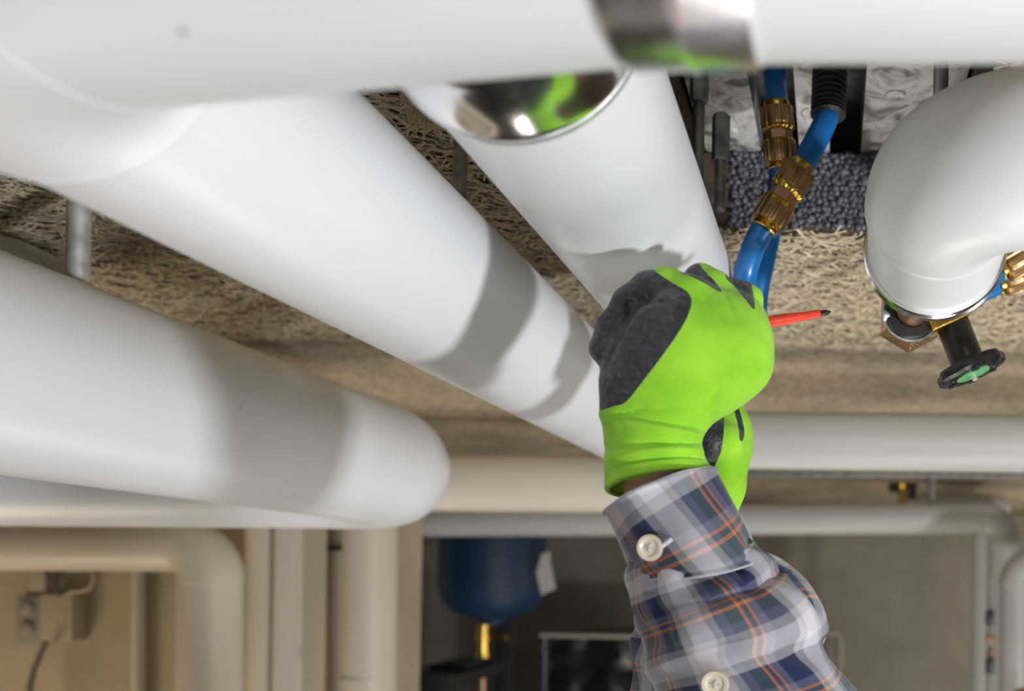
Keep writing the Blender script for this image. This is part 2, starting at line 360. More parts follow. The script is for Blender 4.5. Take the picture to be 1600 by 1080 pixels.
# steel deck seen inside the opening, foam edge strip
dk = thing('steel_deck', 'mottled grey profiled steel sheet inside the ceiling opening', 'steel sheet')
DZ = CZ+.073
for a, b_ in [(-.124, -.073), (-.037, -.009), (.020, .099)]:
    MB().box((a, HY0, DZ), (b_, HY1+.03, DZ+.002)).build('rib', M['zinc'], dk, bevel=.0006)
for a, b_ in [(-.073, -.037), (-.009, .020)]:
    m = MB(); m.box((a-.001, HY0, DZ+.05), (b_+.001, HY1+.03, DZ+.052)); m.box((a-.0012, HY0, DZ+.001), (a, HY1+.03, DZ+.052)); m.box((b_, HY0, DZ+.001), (b_+.0012, HY1+.03, DZ+.052))
    m.build('groove', M['darksteel'], dk, smooth=False)
for (x, y) in [(-.098, .74), (-.099, .795), (-.098, .68), (-.024, .69), (-.024, .76), (.045, .73), (.045, .80)]:
    MB().lathe((x, y, DZ), (0, 0, -1), [(0, .0085), (.0009, .0088), (.0016, .0075), (.0016, .004), (.0008, .0035), (.0008, 0)], 20).build('dimple', M['zinc'], dk)
fo = thing('foam_block', 'dark graphite beaded foam block behind the blue tubes', 'foam insulation')
MB().box((-.100, HY1+.001, CZ+.002), (.099, HY1+.05, DZ-.001)).build('core', M['bead'], fo, smooth=False)
bmx = bmesh.new(); bmesh.ops.create_icosphere(bmx, subdivisions=2, radius=1); bv = np.array([v.co[:] for v in bmx.verts]); bf = np.array([[v.index for v in f.verts] for f in bmx.faces]); bmx.free()
vs = []; fs = []; o_ = 0; k = 0
for iz in range(14):
    for ix in range(41):
        x = -.0985+ix*.0049+(iz % 2)*.0024+rng.normal(0, .0010); z = CZ+.004+iz*.0050+rng.normal(0, .0010); r = rng.uniform(.0022, .0037)
        vs.append(bv*np.array([r, r*.8, r])+np.array([min(x, .0985), HY1-.0001+rng.normal(0, .0010), z])); fs.append(bf+o_); o_ += len(bv)
mb = MB(); mb.v = [tuple(v) for v in np.concatenate(vs)]; mb.f = [tuple(int(i) for i in f) for f in np.concatenate(fs)]
o = mb.build('beads', M['bead'], fo, sharp=180); o['kind'] = 'stuff'

# ------------------------------------------------------------------ big pipes
# header in front of the camera, elbow, long pipe into the depth, elbow to the right
BX, BZ, BR = -.261, .187, .054
bp = thing('insulated_pipe', 'large white pipe filling the top edge, bending away diagonally behind the glove', 'pipe')
def straight(parent, a, b, r, mat, n=96, name='jacket'):
    a = Vector(a); b = Vector(b); L = (b-a).length; m = max(2, int(L/.08))
    return MB().tube([a.lerp(b, j/m) for j in range(m+1)], r, n).build(name, mat, parent)
def elbow(parent, a, c, b, r, R, mat, ov=.010, lip=.0012, n=96, en=24, lip0=None):
    l0 = lip if lip0 is None else lip0
    sg = fillet([a, c, b], R, en); q = sg[1][1]
    d0 = (q[0]-q[1]).normalized(); d1 = (q[-1]-q[-2]).normalized()
    pp = [q[0]+d0*ov, q[0]+d0*ov*.85, q[0]+d0*ov*.5]+q+[q[-1]+d1*ov*.5, q[-1]+d1*ov*.85, q[-1]+d1*ov]
    ra = [r+.0001, r+l0*1.2, r+l0]+[r+l0+(lip-l0)*k/(len(q)-1) for k in range(len(q))]+[r+lip, r+lip*1.2, r+.0001]
    MB().tube(pp, ra, n).build('elbow', mat, parent); return q[0], q[-1]
a0 = W(1.2, .216, .187); a1 = W(-.05, .222, .187); c1 = W(BX, .254, .187); b1 = W(BX, 1.28, .187)
e0, e1 = elbow(bp, a1, c1, b1, BR, .0555, M['white'], ov=.0006, lip=.0022, lip0=.0002)
straight(bp, a0, a1, BR, M['white']); straight(bp, a1, e0, BR, M['white'])
c2 = W(BX, 1.285, .187); g_end = P(1900, 697, 1.285)
f0, f1 = elbow(bp, e1, c2, g_end, BR, .062, M['white'])
q0 = e1+Vector((0, .0005, 0)); MB().lathe(q0, (0, 1, 0), [(0, BR-.001), (0, BR+.0020), (.0016, BR+.0020), (.0030, BR+.0002), (.0030, BR-.001), (0, BR-.001)], 96).build('joint_gap', M['boxgrey'], bp)['label'] = 'dark joint line at the elbow'
straight(bp, e1, f0, BR, M['white'])
d = (g_end-f1).normalized()
MB().tube([f1, f1+d*.01, f1+d*.03, f1+d*.035], [BR, BR, .0415, .0415], 72).build('reducer', M['white'], bp)
straight(bp, f1+d*.03, g_end, .0415, M['grey'])['label'] = 'grey jacketed run to the right'
# crumpled bright foil band on the header
dA = (a0-a1).normalized(); m = MB(); L0 = W(-.056, .2222, .187); prof = [(0, BR), (0, BR+.0012), (.004, BR+.0018), (.030, BR+.0016), (.034, BR+.0022), (.038, BR+.0016), (.062, BR+.0018), (.066, BR+.0012), (.066, BR), (0, BR)]
prof = [(tt*.55, rr) for tt, rr in prof]
m.lathe(L0, dA, prof, 128, mod=lambda an, tt: 1+.0025*math.sin(an*9+tt*300)+.0015*math.sin(an*23)); m.build('foil_band', M['foil'], bp).__setitem__('label', 'crumpled bright foil band')

# branch that the glove works on
CX, CZc, CR = -.1345, .2350, .0536
cp = thing('insulated_pipe', 'white branch pipe with bright metal end rings leading down to the glove', 'pipe')
straight(cp, W(CX, .279, CZc), W(CX, .792, CZc), CR, M['white'])
ringband(W(CX, .325, CZc), (0, 1, 0), CR, .050, .0018).build('collar', M['chrome'], cp)['label'] = 'bright metal collar'
MB().tube([W(CX, .372, CZc), W(CX, .374, CZc), W(CX, .377, CZc), W(CX, .379, CZc)], [CR+.0005, CR+.0032, CR+.0032, CR+.0005], 96).build('collar_lip', M['steel'], cp)
ringband(W(CX, .784, CZc), (0, 1, 0), CR-.0002, .010, .0014).build('end_ring', M['chrome'], cp)['label'] = 'bright metal end ring'
MB().lathe(W(CX, .792, CZc), (0, 1, 0), [(0, CR-.001), (.002, CR-.001), (.002, .014), (.03, .014), (.03, 0)], 64).build('end_cap', M['copper'], cp)

# lower left pipe with elbow to the left
dp = thing('insulated_pipe', 'thick white pipe on the left whose rounded elbow turns back to the left', 'pipe')
DR = .081
dA_, dC, dE = W(-.645, -.45, .172), W(-.608, 1.325, .1405), W(-2.6, 1.325, .156)
f0, f1 = elbow(dp, dA_, dC, dE, DR, .125, M['white'], ov=.004, lip=.0006, lip0=.0001)
straight(dp, dA_, f0, DR, M['white']); straight(dp, f1, dE, DR, M['white'])
# grey pipe glimpsed between them
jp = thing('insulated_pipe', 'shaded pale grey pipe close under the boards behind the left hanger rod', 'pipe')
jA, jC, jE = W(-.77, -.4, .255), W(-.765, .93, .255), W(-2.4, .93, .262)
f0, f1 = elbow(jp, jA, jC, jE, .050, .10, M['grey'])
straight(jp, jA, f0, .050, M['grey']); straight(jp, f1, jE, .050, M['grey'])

# right hand pipe: comes from the right, elbows away and ends in a ring
fp = thing('insulated_pipe', 'white insulated elbow on the right ending in a bright metal ring above the valve', 'pipe')
fA, fC, fE = W(1.1, .479, .2187), W(.0625, .479, .2187), W(.0685, .598, .2130)
f0, f1 = elbow(fp, fA, fC, fE, .0445, .0475, M['white'], ov=.0, lip=.0007, en=28)
straight(fp, fA, f0, .0445, M['white']); straight(fp, f1, fE, .0445, M['white'])
dF = (fE-f1).normalized()
MB().tube([f0+(fA-fC).normalized()*.004*k_ for k_ in range(3)], [.0447, .0462, .0447], 96).build('seam', M['white'], fp)
MB().tube([f0+(fA-fC).normalized()*(.012+.003*k_) for k_ in range(3)], [.0447, .0458, .0447], 96).build('seam', M['white'], fp)
MB().tube([f1+dF*.004*k_ for k_ in range(3)], [.0447, .0459, .0447], 96).build('seam', M['white'], fp)
ringband(fE-dF*.008, dF, .0445, .012, .0016, 96).build('end_ring', M['chrome'], fp)['label'] = 'bright metal end ring'
MB().lathe(fE, dF, [(0, .044), (.001, .044), (.001, .016), (.001, 0)], 64).build('end_cap', M['steel'], fp)

# far horizontal pipes
gl = thing('insulated_pipe', 'cream tinted horizontal pipe between the left elbow and the shirt cuff', 'pipe')
gA, gC, gE = P(430, 752, 1.94), P(1012, 757, 1.94), P(1012, 757, 1.94)+Vector((0, 0, .118))
f0, f1 = elbow(gl, gA, gC, gE, .062, .065, M['cream'])
straight(gl, gA, f0, .062, M['cream']); straight(gl, f1, gE, .062, M['cream'])
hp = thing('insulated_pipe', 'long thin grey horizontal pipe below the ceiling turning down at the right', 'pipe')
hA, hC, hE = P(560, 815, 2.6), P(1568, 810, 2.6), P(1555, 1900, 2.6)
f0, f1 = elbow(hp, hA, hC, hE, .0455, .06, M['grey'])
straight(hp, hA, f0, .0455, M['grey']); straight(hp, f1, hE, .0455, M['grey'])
h2 = thing('insulated_pipe', 'grey pipe stub tucked between the thin horizontal pipe and the ceiling', 'pipe')
a, c, b_ = P(1435, 793, 3.1), P(1560, 795, 3.1), P(1560, 795, 3.1)+Vector((.02, .9, 0))
f0, f1 = elbow(h2, a, c, b_, .05, .07, M['grey']); straight(h2, a, f0, .05, M['grey']); straight(h2, f1, b_, .05, M['grey'])
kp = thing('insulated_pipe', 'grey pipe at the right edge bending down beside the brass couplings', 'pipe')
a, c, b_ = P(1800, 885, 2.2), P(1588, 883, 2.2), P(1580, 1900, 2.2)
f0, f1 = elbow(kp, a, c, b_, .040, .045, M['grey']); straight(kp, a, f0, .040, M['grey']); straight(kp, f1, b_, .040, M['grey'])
rp = thing('riser_pipe', 'pale grey vertical riser left of the small brass couplings', 'pipe')
straight(rp, P(1532, 836, 3.0), P(1524, 1900, 3.0), .027, M['grey'])
MB().tube([P(1532, 838, 3.0), P(1532, 842, 3.0)], .0285, 40).build('collar', M['grey'], rp)
# small brass couplings at the right edge
for (px, py, lab) in [(1547, 1000, 'upper tiny brass coupling at the right edge'), (1549, 1022, 'lower tiny brass coupling at the right edge')]:
    bc = thing('pipe_coupling', lab, 'coupling', 'tiny brass couplings at the right edge')
    q = P(px, py, 2.5); MB().lathe(q+Vector((0, 0, .014)), (0, 0, -1), [(0, .008), (.004, .012), (.014, .013), (.018, .009), (.026, .008)], 12).build('body', M['copper'], bc)
sm = thing('small_tube', 'thin grey tube with black clips behind the right edge pipes', 'pipe')
MB().tube([P(1549, 900, 2.52), P(1547, 1500, 2.52)], .006, 12).build('tube', M['grey'], sm)
for py in (965, 1040): q = P(1547, py, 2.5); MB().box((q.x-.012, q.y-.02, q.z-.022), (q.x+.010, q.y+.01, q.z+.022)).build('clip', M['rubber'], sm, bevel=.003)
# ceiling valve far right
vv = thing('ceiling_valve', 'small brass valve with black cap under the far ceiling', 'valve')
q = P(1410, 772, 3.2); MB().lathe(q+Vector((0, 0, .05)), (0, 0, -1), [(0, .02), (.02, .024), (.03, .016), (.07, .014), (.085, .018)], 20).build('body', M['brass'], vv)
MB().box((q.x-.05, q.y-.02, q.z+.005), (q.x-.015, q.y+.02, q.z+.05)).build('cap', M['rubber'], vv, bevel=.004)
MB().box((q.x+.02, q.y-.02, q.z-.02), (q.x+.05, q.y+.02, q.z+.05)).build('cap', M['rubber'], vv, bevel=.004)

# ------------------------------------------------------------------ threaded rods
def threaded(parent, top, bot, r, pitch, mat, n=20, name='thread'):
    top = Vector(top); bot = Vector(bot); L = (bot-top).length; k = int(L/pitch)
    prof = []
    for i in range(k): prof += [(i*pitch, r*.86), (i*pitch+pitch*.5, r)]
    prof.append((L, r*.86)); return MB().lathe(top, bot-top, prof, n).build(name, mat, parent, sharp=180)
def hexnut(parent, a, d, r, L, mat, name='hex_nut'):
    return MB().lathe(a, d, [(0, r*.86), (r*.12, r), (L-r*.12, r), (L, r*.86)], 6).build(name, mat, parent, smooth=False, bevel=.0004)
def rod(label, px, py, Y, zb, r=.0055, pitch=.0018, mat='darksteel'):
    t = thing('hanger_rod', label, 'threaded rod'); q = P(px, py, Y)
    threaded(t, (q.x, q.y, CZ+.01), (q.x, q.y, zb), r, pitch, M[mat]); return t
rod('dark threaded hanger rod between the two diagonal pipes under the fibre boards', 719, 250, .628, .236, .0050, .00165)
rod('bright threaded hanger rod behind the left end of the diagonal pipe', 123, 375, .735, .215, .0086, .0017, 'steel')
for (px, y0, y1, Y, hx0, hx1, lab) in [(1094, 60, 290, .70, 70, 160, 'threaded rod with long hex coupling at the top beside the branch pipe'),
                              (1127, 180, 330, .73, 180, 252, 'lower threaded rod with hex coupling beside the foam block')]:
    t = thing('hanger_rod', lab, 'threaded rod')
    a = P(px, y0, Y); b_ = Vector((a.x, a.y, P(px, y1, Y).z)); threaded(t, a, b_, .0048, .0016, M['darksteel'])
    ha = P(px, hx0, Y); hexnut(t, (a.x, a.y, ha.z), (0, 0, -1), .0075, ha.z-P(px, hx1, Y).z, M['darksteel'], 'hex_coupling')
t = thing('hanger_rod', 'zinc threaded rod above the right hand elbow', 'threaded rod'); a = P(1472, 20, .60)
threaded(t, (a.x, a.y, DZ), (a.x, a.y, .252), .0052, .0017, M['steel'])
# far ceiling rod + conduit lines
t = thing('hanger_rod', 'thin far hanger rod above the thin horizontal pipe', 'threaded rod'); a = P(1457, 740, 2.62)
MB().tube([(a.x, a.y, CZ), (a.x, a.y, .19)], .009, 12).build('rod', M['darksteel'], t)
t = thing('cable_conduit', 'dark thin conduit crossing the far ceiling', 'conduit')
MB().tube([P(1150, 741, 2.6), P(1700, 745, 2.6)], .008, 12).build('tube', M['darksteel'], t)

# wood chunk hanging near the rod
t = thing('wood_fibre_clump', 'brown clump of wood fibres hanging beside the dark threaded rod', 'wood clump'); q = P(675, 222, .60); q.z = CZ
mb = MB()
for k in range(150):
    a = q+Vector((rng.normal(0, .009), rng.normal(0, .004), rng.uniform(0, .003))); d = Vector((rng.normal(.25, .25), rng.normal(0, .3), -1)).normalized(); L = rng.uniform(.012, .03)
    s_ = d.cross(Vector((0, 1, 0))).normalized()*rng.uniform(.0006, .0013); y_ = Vector((0, .0005, 0))
    mb.add([a-s_, a+s_, a+d*L+s_*.6, a+d*L-s_*.6, a-s_+y_, a+s_+y_, a+d*L+s_*.6+y_, a+d*L-s_*.6+y_], [(0, 1, 2, 3), (7, 6, 5, 4), (0, 4, 5, 1), (1, 5, 6, 2), (2, 6, 7, 3), (3, 7, 4, 0)])
o = mb.build('fibres', M['strand'], t, smooth=False); o['kind'] = 'stuff'

# ------------------------------------------------------------------ blue tubes and brass fittings
def spline(pts, n=10):
    pts = [Vector(p) for p in pts]; out = []
    for i in range(len(pts)-1):
        p0 = pts[max(i-1, 0)]; p1 = pts[i]; p2 = pts[i+1]; p3 = pts[min(i+2, len(pts)-1)]
        for k in range(n):
            t = k/n; out.append(.5*((2*p1)+(p2-p0)*t+(2*p0-5*p1+4*p2-p3)*t*t+(3*p1-3*p2+p3-p0)*t**3))
    out.append(pts[-1]); return out
def fitting(label, a, b, s=1.0, group='brass tube couplings'):
    """double compression coupling from a to b"""
    t = thing('brass_fitting', label, 'pipe fitting', group); a = Vector(a); b = Vector(b); L = (b-a).length; d = (b-a).normalized(); r = .0085*s
    def seg(t0, t1, prof, mat, name, n=48, mod=None, bev=0, sm=True):
        MB().lathe(a+d*(t0*L), d, [(x*(t1-t0)*L, y*r) for x, y in prof], n, mod).build(name, M[mat], t, smooth=sm, bevel=bev)
    lobes = lambda an, tt: 1+.035*max(-1, min(1, 2.2*math.cos(an*16)))
    seg(0, .15, [(0, 1.08), (.1, 1.16), (.9, 1.16), (1, 1.1)], 'brass', 'sleeve')
    seg(.10, .42, [(0, 1.15), (0, 1.45), (.08, 1.52), (.72, 1.52), (.80, 1.5), (1, 1.34)], 'bronze', 'union_nut', mod=lobes, n=96)
    seg(.36, .44, [(0, 1.3), (.1, 1.5), (.6, 1.5), (1, 1.25)], 'brass', 'nut_rim', mod=lobes, n=96)
    seg(.43, .60, [(0, 1.22), (.1, 1.30), (.9, 1.30), (1, 1.22)], 'copper', 'hex_body', n=6, sm=False, bev=.0004)
    seg(.57, .66, [(0, 1.25), (.4, 1.5), (.9, 1.5), (1, 1.3)], 'brass', 'nut_rim', mod=lobes, n=96)
    seg(.60, .90, [(0, 1.4), (.2, 1.52), (.92, 1.52), (1, 1.45), (1, 1.1)], 'bronze', 'union_nut', mod=lobes, n=96)
    seg(.86, 1.0, [(0, 1.1), (.1, 1.18), (.45, 1.18), (.5, 1.1), (.6, 1.18), (.9, 1.18), (1, 1.08)], 'brass', 'sleeve')
    return t
def hose(label, pts, r, name='blue_tube', mat='blue', group=None, nseg=10):
    o = MB().tube(spline(pts, nseg), r, 28).build(name, M[mat]); tag(o, label, 'tube', group); return o
fitting('upright brass coupling joining the left blue tubes', P(1213, 158, .705), P(1221, 264, .715), 1.0)
fitting('slanted brass coupling in front, joining the curved blue tube', P(1254, 256, .690), P(1193, 359, .690), 1.03)
hose('short blue tube running up from the upright brass coupling', [P(1203, -30, .70), P(1207, 60, .70), P(1211, 125, .703), P(1214, 163, .705)], .0085)
hose('curved blue tube from the black corrugated sleeve to the slanted coupling', [P(1296, 150, .695), P(1291, 185, .695), P(1275, 220, .692), P(1254, 257, .690)], .0092)
hose('blue tube leaving the slanted coupling down behind the branch pipe', [P(1196, 352, .692), P(1180, 380, .70), P(1164, 430, .705), P(1162, 480, .725), P(1158, 515, .745), P(1149, 535, .85), P(1139, 508, .97), P(1135, 462, 1.04)], .0092)
hose('blue tube descending behind the slanted coupling to the branch pipe end', [P(1220, 258, .715), P(1216, 300, .724), P(1206, 350, .735), P(1195, 405, .747), P(1185, 455, .765), P(1181, 508, .80), P(1172, 530, .88), P(1164, 505, .98), P(1162, 462, 1.04)], .0090)
# corrugated sleeve
t = thing('corrugated_conduit', 'black corrugated sleeve around the curved blue tube', 'conduit')
pp = spline([P(1298, -20, .700), P(1297, 90, .698), P(1294, 182, .695)], 90); pp = pp[:181]
MB().tube(pp, [.0122+.0017*math.cos(i*2*math.pi/8) for i in range(len(pp))], 32).build('sleeve', M['rubber'], t, sharp=50)
t = thing('corrugated_conduit', 'black conduit end above the upright blue tube', 'conduit')
pp = spline([P(1203, -60, .700), P(1205, 40, .70), P(1206, 101, .701)], 60)
MB().tube(pp, [.0150+.0016*math.cos(i*2*math.pi/8) for i in range(len(pp))], 32).build('sleeve', M['rubber'], t, sharp=50)
# right edge fittings behind the elbow
fitting('upper brass coupling half hidden behind the white elbow at the right edge', P(1562, 424, .76), P(1655, 368, .76), 1.0, 'brass couplings at the right edge')
fitting('lower brass coupling half hidden behind the white elbow at the right edge', P(1560, 446, .80), P(1650, 408, .80), 1.0, 'brass couplings at the right edge')
hose('upper blue tube behind the white elbow at the right edge', [P(1470, 500, .80), P(1520, 455, .77), P(1565, 422, .76)], .0085)
hose('lower blue tube behind the white elbow at the right edge', [P(1470, 500, .84), P(1515, 468, .81), P(1563, 444, .80)], .0085)
hose('blue tube leaving the right edge couplings upward', [P(1572, 408, .83), P(1610, 388, .82), P(1700, 350, .80)], .0085)

# ------------------------------------------------------------------ valve under the right hand ring
VYd = .66
va = thing('stop_valve', 'bronze valve with black handwheel and green disc under the right ring', 'valve')
c0 = P(1425, 488, VYd); axc = Vector((0, 1, 0))
MB().lathe(c0-axc*.055, axc, [(0, .0122), (.07, .0122)], 40).build('body', M['copper'], va)
MB().lathe(c0-axc*.006, axc, [(0, .0128), (-.0005, .0150), (.000, .0195), (.002, .0208), (.0085, .0208), (.0105, .0195), (.0105, .0128), (0, .0128)], 56).build('rubber_clamp', M['rubber'], va)
MB().lathe(c0-axc*.001, axc, [(0, .0205), (0, .0216), (.0012, .0218), (.0024, .0216), (.0024, .0205), (0, .0205)], 56).build('clamp_strap', M['steel'], va)
hexnut(va, c0+axc*.008, axc, .0248, .018, M['copper'], 'hex_end')
q = P(1393, 495, VYd-.002); MB().lathe(q, (-1, -.2, .1), [(0, .003), (.002, .003), (.0022, .0040), (.0058, .0042), (.0065, .003)], 14).build('clamp_screw', M['steel'], va)
# brass bonnet block
p1 = P(1512, 494, VYd); p0 = P(1452, 515, VYd)
mb = MB(); dd = (p1-p0).normalized(); nn = Vector((-dd.z, 0, dd.x)).normalized()
q = [p0-nn*.004, p1-nn*.0015, p1+nn*.003, p0+nn*.010]
mb.add([v+Vector((0, -.010, 0)) for v in q]+[v+Vector((0, .012, 0)) for v in q], [(0, 1, 2, 3), (7, 6, 5, 4), (0, 4, 5, 1), (1, 5, 6, 2), (2, 6, 7, 3), (3, 7, 4, 0)])
mb.build('bonnet', M['brass'], va, bevel=.0012)
s0 = P(1486, 500, VYd+.004); s1 = P(1512, 566, VYd+.004)
wa = (s1-s0).normalized(); wa = (wa+Vector((0, -.06, 0))).normalized()
MB().lathe(s0, s1-s0, [(0, .0118), (.0015, .0124), (.03, .0124), (.036, .0128)], 40).build('stem', M['plastic'], va)
wc = P(1514, 569, VYd-.004)
lob = lambda an, tt: 1+.05*math.cos(an*7)
MB().lathe(wc-wa*.001, wa, [(0, .010), (.0, .0205), (.0015, .0245), (.004, .0256), (.0075, .0252), (.0095, .0225), (.0095, .017), (.0075, .0150), (.0075, 0)], 112, mod=lambda an, tt: lob(an, tt)+(.008*math.cos(an*80) if .001 < tt < .009 else 0)).build('handwheel', M['plastic'], va)
MB().lathe(wc+wa*.0074, wa, [(0, .0128), (.0012, .0128), (.0014, .0122), (.0014, 0)], 48).build('green_disc', M['green'], va)['label'] = 'flat green disc on the handwheel'
MB().lathe(wc+wa*.0085, wa, [(0, .0022), (.004, .0022), (.0045, .0016), (.0045, 0)], 6).build('spindle_tip', M['steel'], va)
nx = wa.orthogonal().normalized(); ny = wa.cross(nx)
for k in range(6):
    a = k*math.pi/3+.3; MB().lathe(wc+(nx*math.cos(a)+ny*math.sin(a))*.0185+wa*.0093, wa, [(0, .0030), (.0005, .0030), (.0006, .0022), (.0002, .002), (.0002, 0)], 16).build('dimple', M['rubber'], va)

# ------------------------------------------------------------------ lower background
# left: horizontal pipe with elbow down, riser, duct, cream riser (in front of the partition wall)
lp = thing('insulated_pipe', 'beige grey pipe at the lower left that turns down at its right end', 'pipe')
a, c, b_ = P(-500, 846, 1.85), P(331, 852, 1.85), P(326, 2200, 1.85)
f0, f1 = elbow(lp, a, c, b_, .0555, .07, M['beige']); straight(lp, a, f0, .0555, M['beige']); straight(lp, f1, b_, .0555, M['beige'])
t = thing('riser_pipe', 'broad beige vertical riser right of the lower left elbow', 'pipe'); straight(t, P(424, 790, 2.0), P(420, 2200, 2.0), .050, M['beige'])
t = thing('wall_duct', 'cream square vertical duct beside the broad beige riser', 'duct'); q = P(472, 800, 1.98)
MB().box((q.x-.030, q.y-.05, -2.1), (q.x+.030, q.y+.05, CZ)).build('duct', M['cream'], t, bevel=.006)
t = thing('riser_pipe', 'cream vertical riser pipe at the corner below the big elbow', 'pipe'); straight(t, P(579, 780, 1.80), P(574, 2200, 1.80), .0500, M['beige'])
MB().lathe(P(576, 1056, 1.80), (0, 0, -1), [(0, .0500), (.002, .0525), (.02, .0525), (.022, .0500)], 64).build('collar', M['beige'], t)
t = thing('riser_pipe', 'narrow dark beige tube between the duct and the cream riser', 'pipe'); straight(t, P(526, 780, 2.09), P(524, 2200, 2.09), .016, M['box'])
q = P(524, 857, 2.07); MB().box((q.x-.03, q.y-.02, q.z-.005), (q.x+.04, q.y+.04, q.z+.005)).build('pipe_clip', M['rubber'], t, bevel=.001)
t = thing('riser_pipe', 'thin light vertical tube beside the turned down beige pipe', 'pipe'); straight(t, P(280, 860, 2.05), P(277, 2200, 2.05), .0065, M['label'])
t = thing('riser_pipe', 'pale vertical tube in place of a streak of light right of the junction box', 'pipe'); straight(t, P(217, 860, 2.10), P(213, 2200, 2.10), .014, M['beige'])  # pale tube stands in for a soft streak of light on the wall
# junction box
jb = thing('junction_box', 'beige plastic junction box on the warm concrete wall at lower left', 'junction box')
q0 = P(62, 928, 2.075); q1 = P(112, 1003, 2.075)
MB().box((q0.x, q0.y, q1.z), (q1.x, 2.12, q0.z)).build('lid', M['box'], jb, bevel=.006)
q0 = P(24, 930, 2.095); q1 = P(66, 1008, 2.095)
MB().box((q0.x, q0.y, q1.z), (q1.x, 2.12, q0.z)).build('housing', M['boxgrey'], jb, bevel=.008)
for py in (950, 982): q = P(42, py, 2.094); MB().lathe(q, (0, -1, 0), [(0, .017), (.004, .016), (.007, .010), (.007, 0)], 24).build('grommet', M['boxgrey'], jb)
t = thing('wall_socket', 'small beige stub and grey cable clamp above the junction box', 'cable gland'); q0 = P(45, 880, 2.085); q1 = P(70, 924, 2.085)
MB().box((q0.x, q0.y, q1.z), (q1.x, 2.12, q0.z)).build('stub', M['box'], t, bevel=.003)
q0 = P(40, 868, 2.075); q1 = P(74, 886, 2.075); MB().box((q0.x, q0.y, q1.z), (q1.x, 2.12, q0.z)).build('clamp', M['rubber'], t, bevel=.003)
def cable(lab, pts, r, mat): tag(MB().tube(spline(pts, 10), r, 10).build('cable', M[mat]), lab, 'cable')
cable('beige cable loop right of the junction box stub', [P(130, 872, 2.08), P(146, 900, 2.08), P(138, 920, 2.08), P(110, 926, 2.08), P(98, 934, 2.08)], .0045, 'box')
cable('grey cable arching from the stub to the box top', [P(68, 872, 2.03), P(74, 900, 2.02), P(86, 915, 2.02), P(92, 932, 2.02)], .004, 'cable')
cable('dark grey cable hanging below the junction box', [P(72, 1004, 2.05), P(60, 1030, 2.05), P(50, 1060, 2.05), P(46, 1120, 2.05), P(46, 1500, 2.05)], .006, 'cable')
# expansion vessel
vt = thing('expansion_vessel', 'dark blue hanging expansion vessel with brass connection below', 'vessel')
q = P(772, 780, 3.25); top = Vector((q.x, q.y, .27)); R0 = .183; zb = P(772, 968, 3.25).z
prof = [(0, .05), (.02, .12), (.07, R0*.96), (.10, R0)]; L = top.z-zb
prof += [(L-.14, R0), (L-.11, R0*.99), (L-.07, R0*.93), (L-.035, R0*.78), (L-.012, R0*.5), (L, .045), (L+.02, .035), (L+.022, .02)]
MB().lathe(top, (0, 0, -1), prof, 64).build('tank', M['vessel'], vt)
MB().lathe((top.x-.03, top.y, zb-.015), (0, 0, -1), [(0, .018), (.03, .018), (.032, .024), (.06, .024), (.062, .017), (.11, .017), (.112, .024), (.15, .022)], 24).build('connector', M['brass'], vt)
MB().tube([(top.x-.03, top.y, zb-.06), (top.x+.05, top.y-.01, zb-.055), (top.x+.062, top.y-.01, zb-.075)], .008, 12).build('side_tap', M['brass'], vt)
MB().tube([(top.x-.03, top.y, zb-.16), (top.x-.03, top.y, -1.0)], .011, 16).build('pipe', M['copper'], vt)
MB().box((top.x-.10, top.y+.14, .2), (top.x-.07, top.y+.2, .28)).build('bracket', M['dark'], vt)
t = thing('paper_tag', 'pale paper tag hanging on the blue vessel', 'tag'); mb = MB()
pp = [P(847, 865, 3.06), P(859, 862, 3.06), P(860, 880, 3.06), P(868, 920, 3.06), P(846, 930, 3.06), P(838, 895, 3.06)]
k = len(pp); mb.add(pp+[p+Vector((0, .004, 0)) for p in pp], [tuple(range(k)), tuple(range(2*k-1, k-1, -1))]+[(i, (i+1) % k, (i+1) % k+k, i+k) for i in range(k)])
mb.build('paper', M['label'], t, smooth=False)
MB().tube([P(851, 866, 3.06), P(846, 855, 3.08), P(842, 846, 3.10)], .002, 8).build('string', M['rubber'], t)
t = thing('support_post', 'black vertical post beside the brass vessel connection', 'post'); q = P(786, 975, 3.4)
MB().box((q.x-.034, q.y, -2.1), (q.x+.034, q.y+.07, q.z)).build('post', M['rubber'], t, bevel=.003)
t = thing('wall_conduit', 'thin vertical tube on the dim side wall left of the vessel', 'conduit'); straight(t, P(657, 800, 2.45), P(654, 1046, 2.45), .004, M['boxgrey'], n=12)
# shelf tray
t = thing('equipment_shelf', 'dark flat shelf with raised edge at the bottom beside the cream riser', 'shelf')
q0 = P(615, 1052, 2.4); q1 = P(722, 1052, 2.4)
MB().box((q0.x, 2.35, q0.z-.03), (q1.x, 2.75, q0.z)).build('tray', M['dark'], t, bevel=.004)
MB().box((q0.x, 2.33, q0.z-.10), (q1.x, 2.35, q0.z+.006)).build('front_lip', M['dark'], t, bevel=.003)
for xx in (q0.x+.02, q1.x-.04): MB().box((xx, 2.36, -2.1), (xx+.03, 2.39, q0.z-.03)).build('leg', M['dark'], t)
MB().box((q0.x+.05, 2.5, q0.z), (q1.x-.03, 2.7, q0.z+.015)).build('lid', M['dark'], t, bevel=.005)
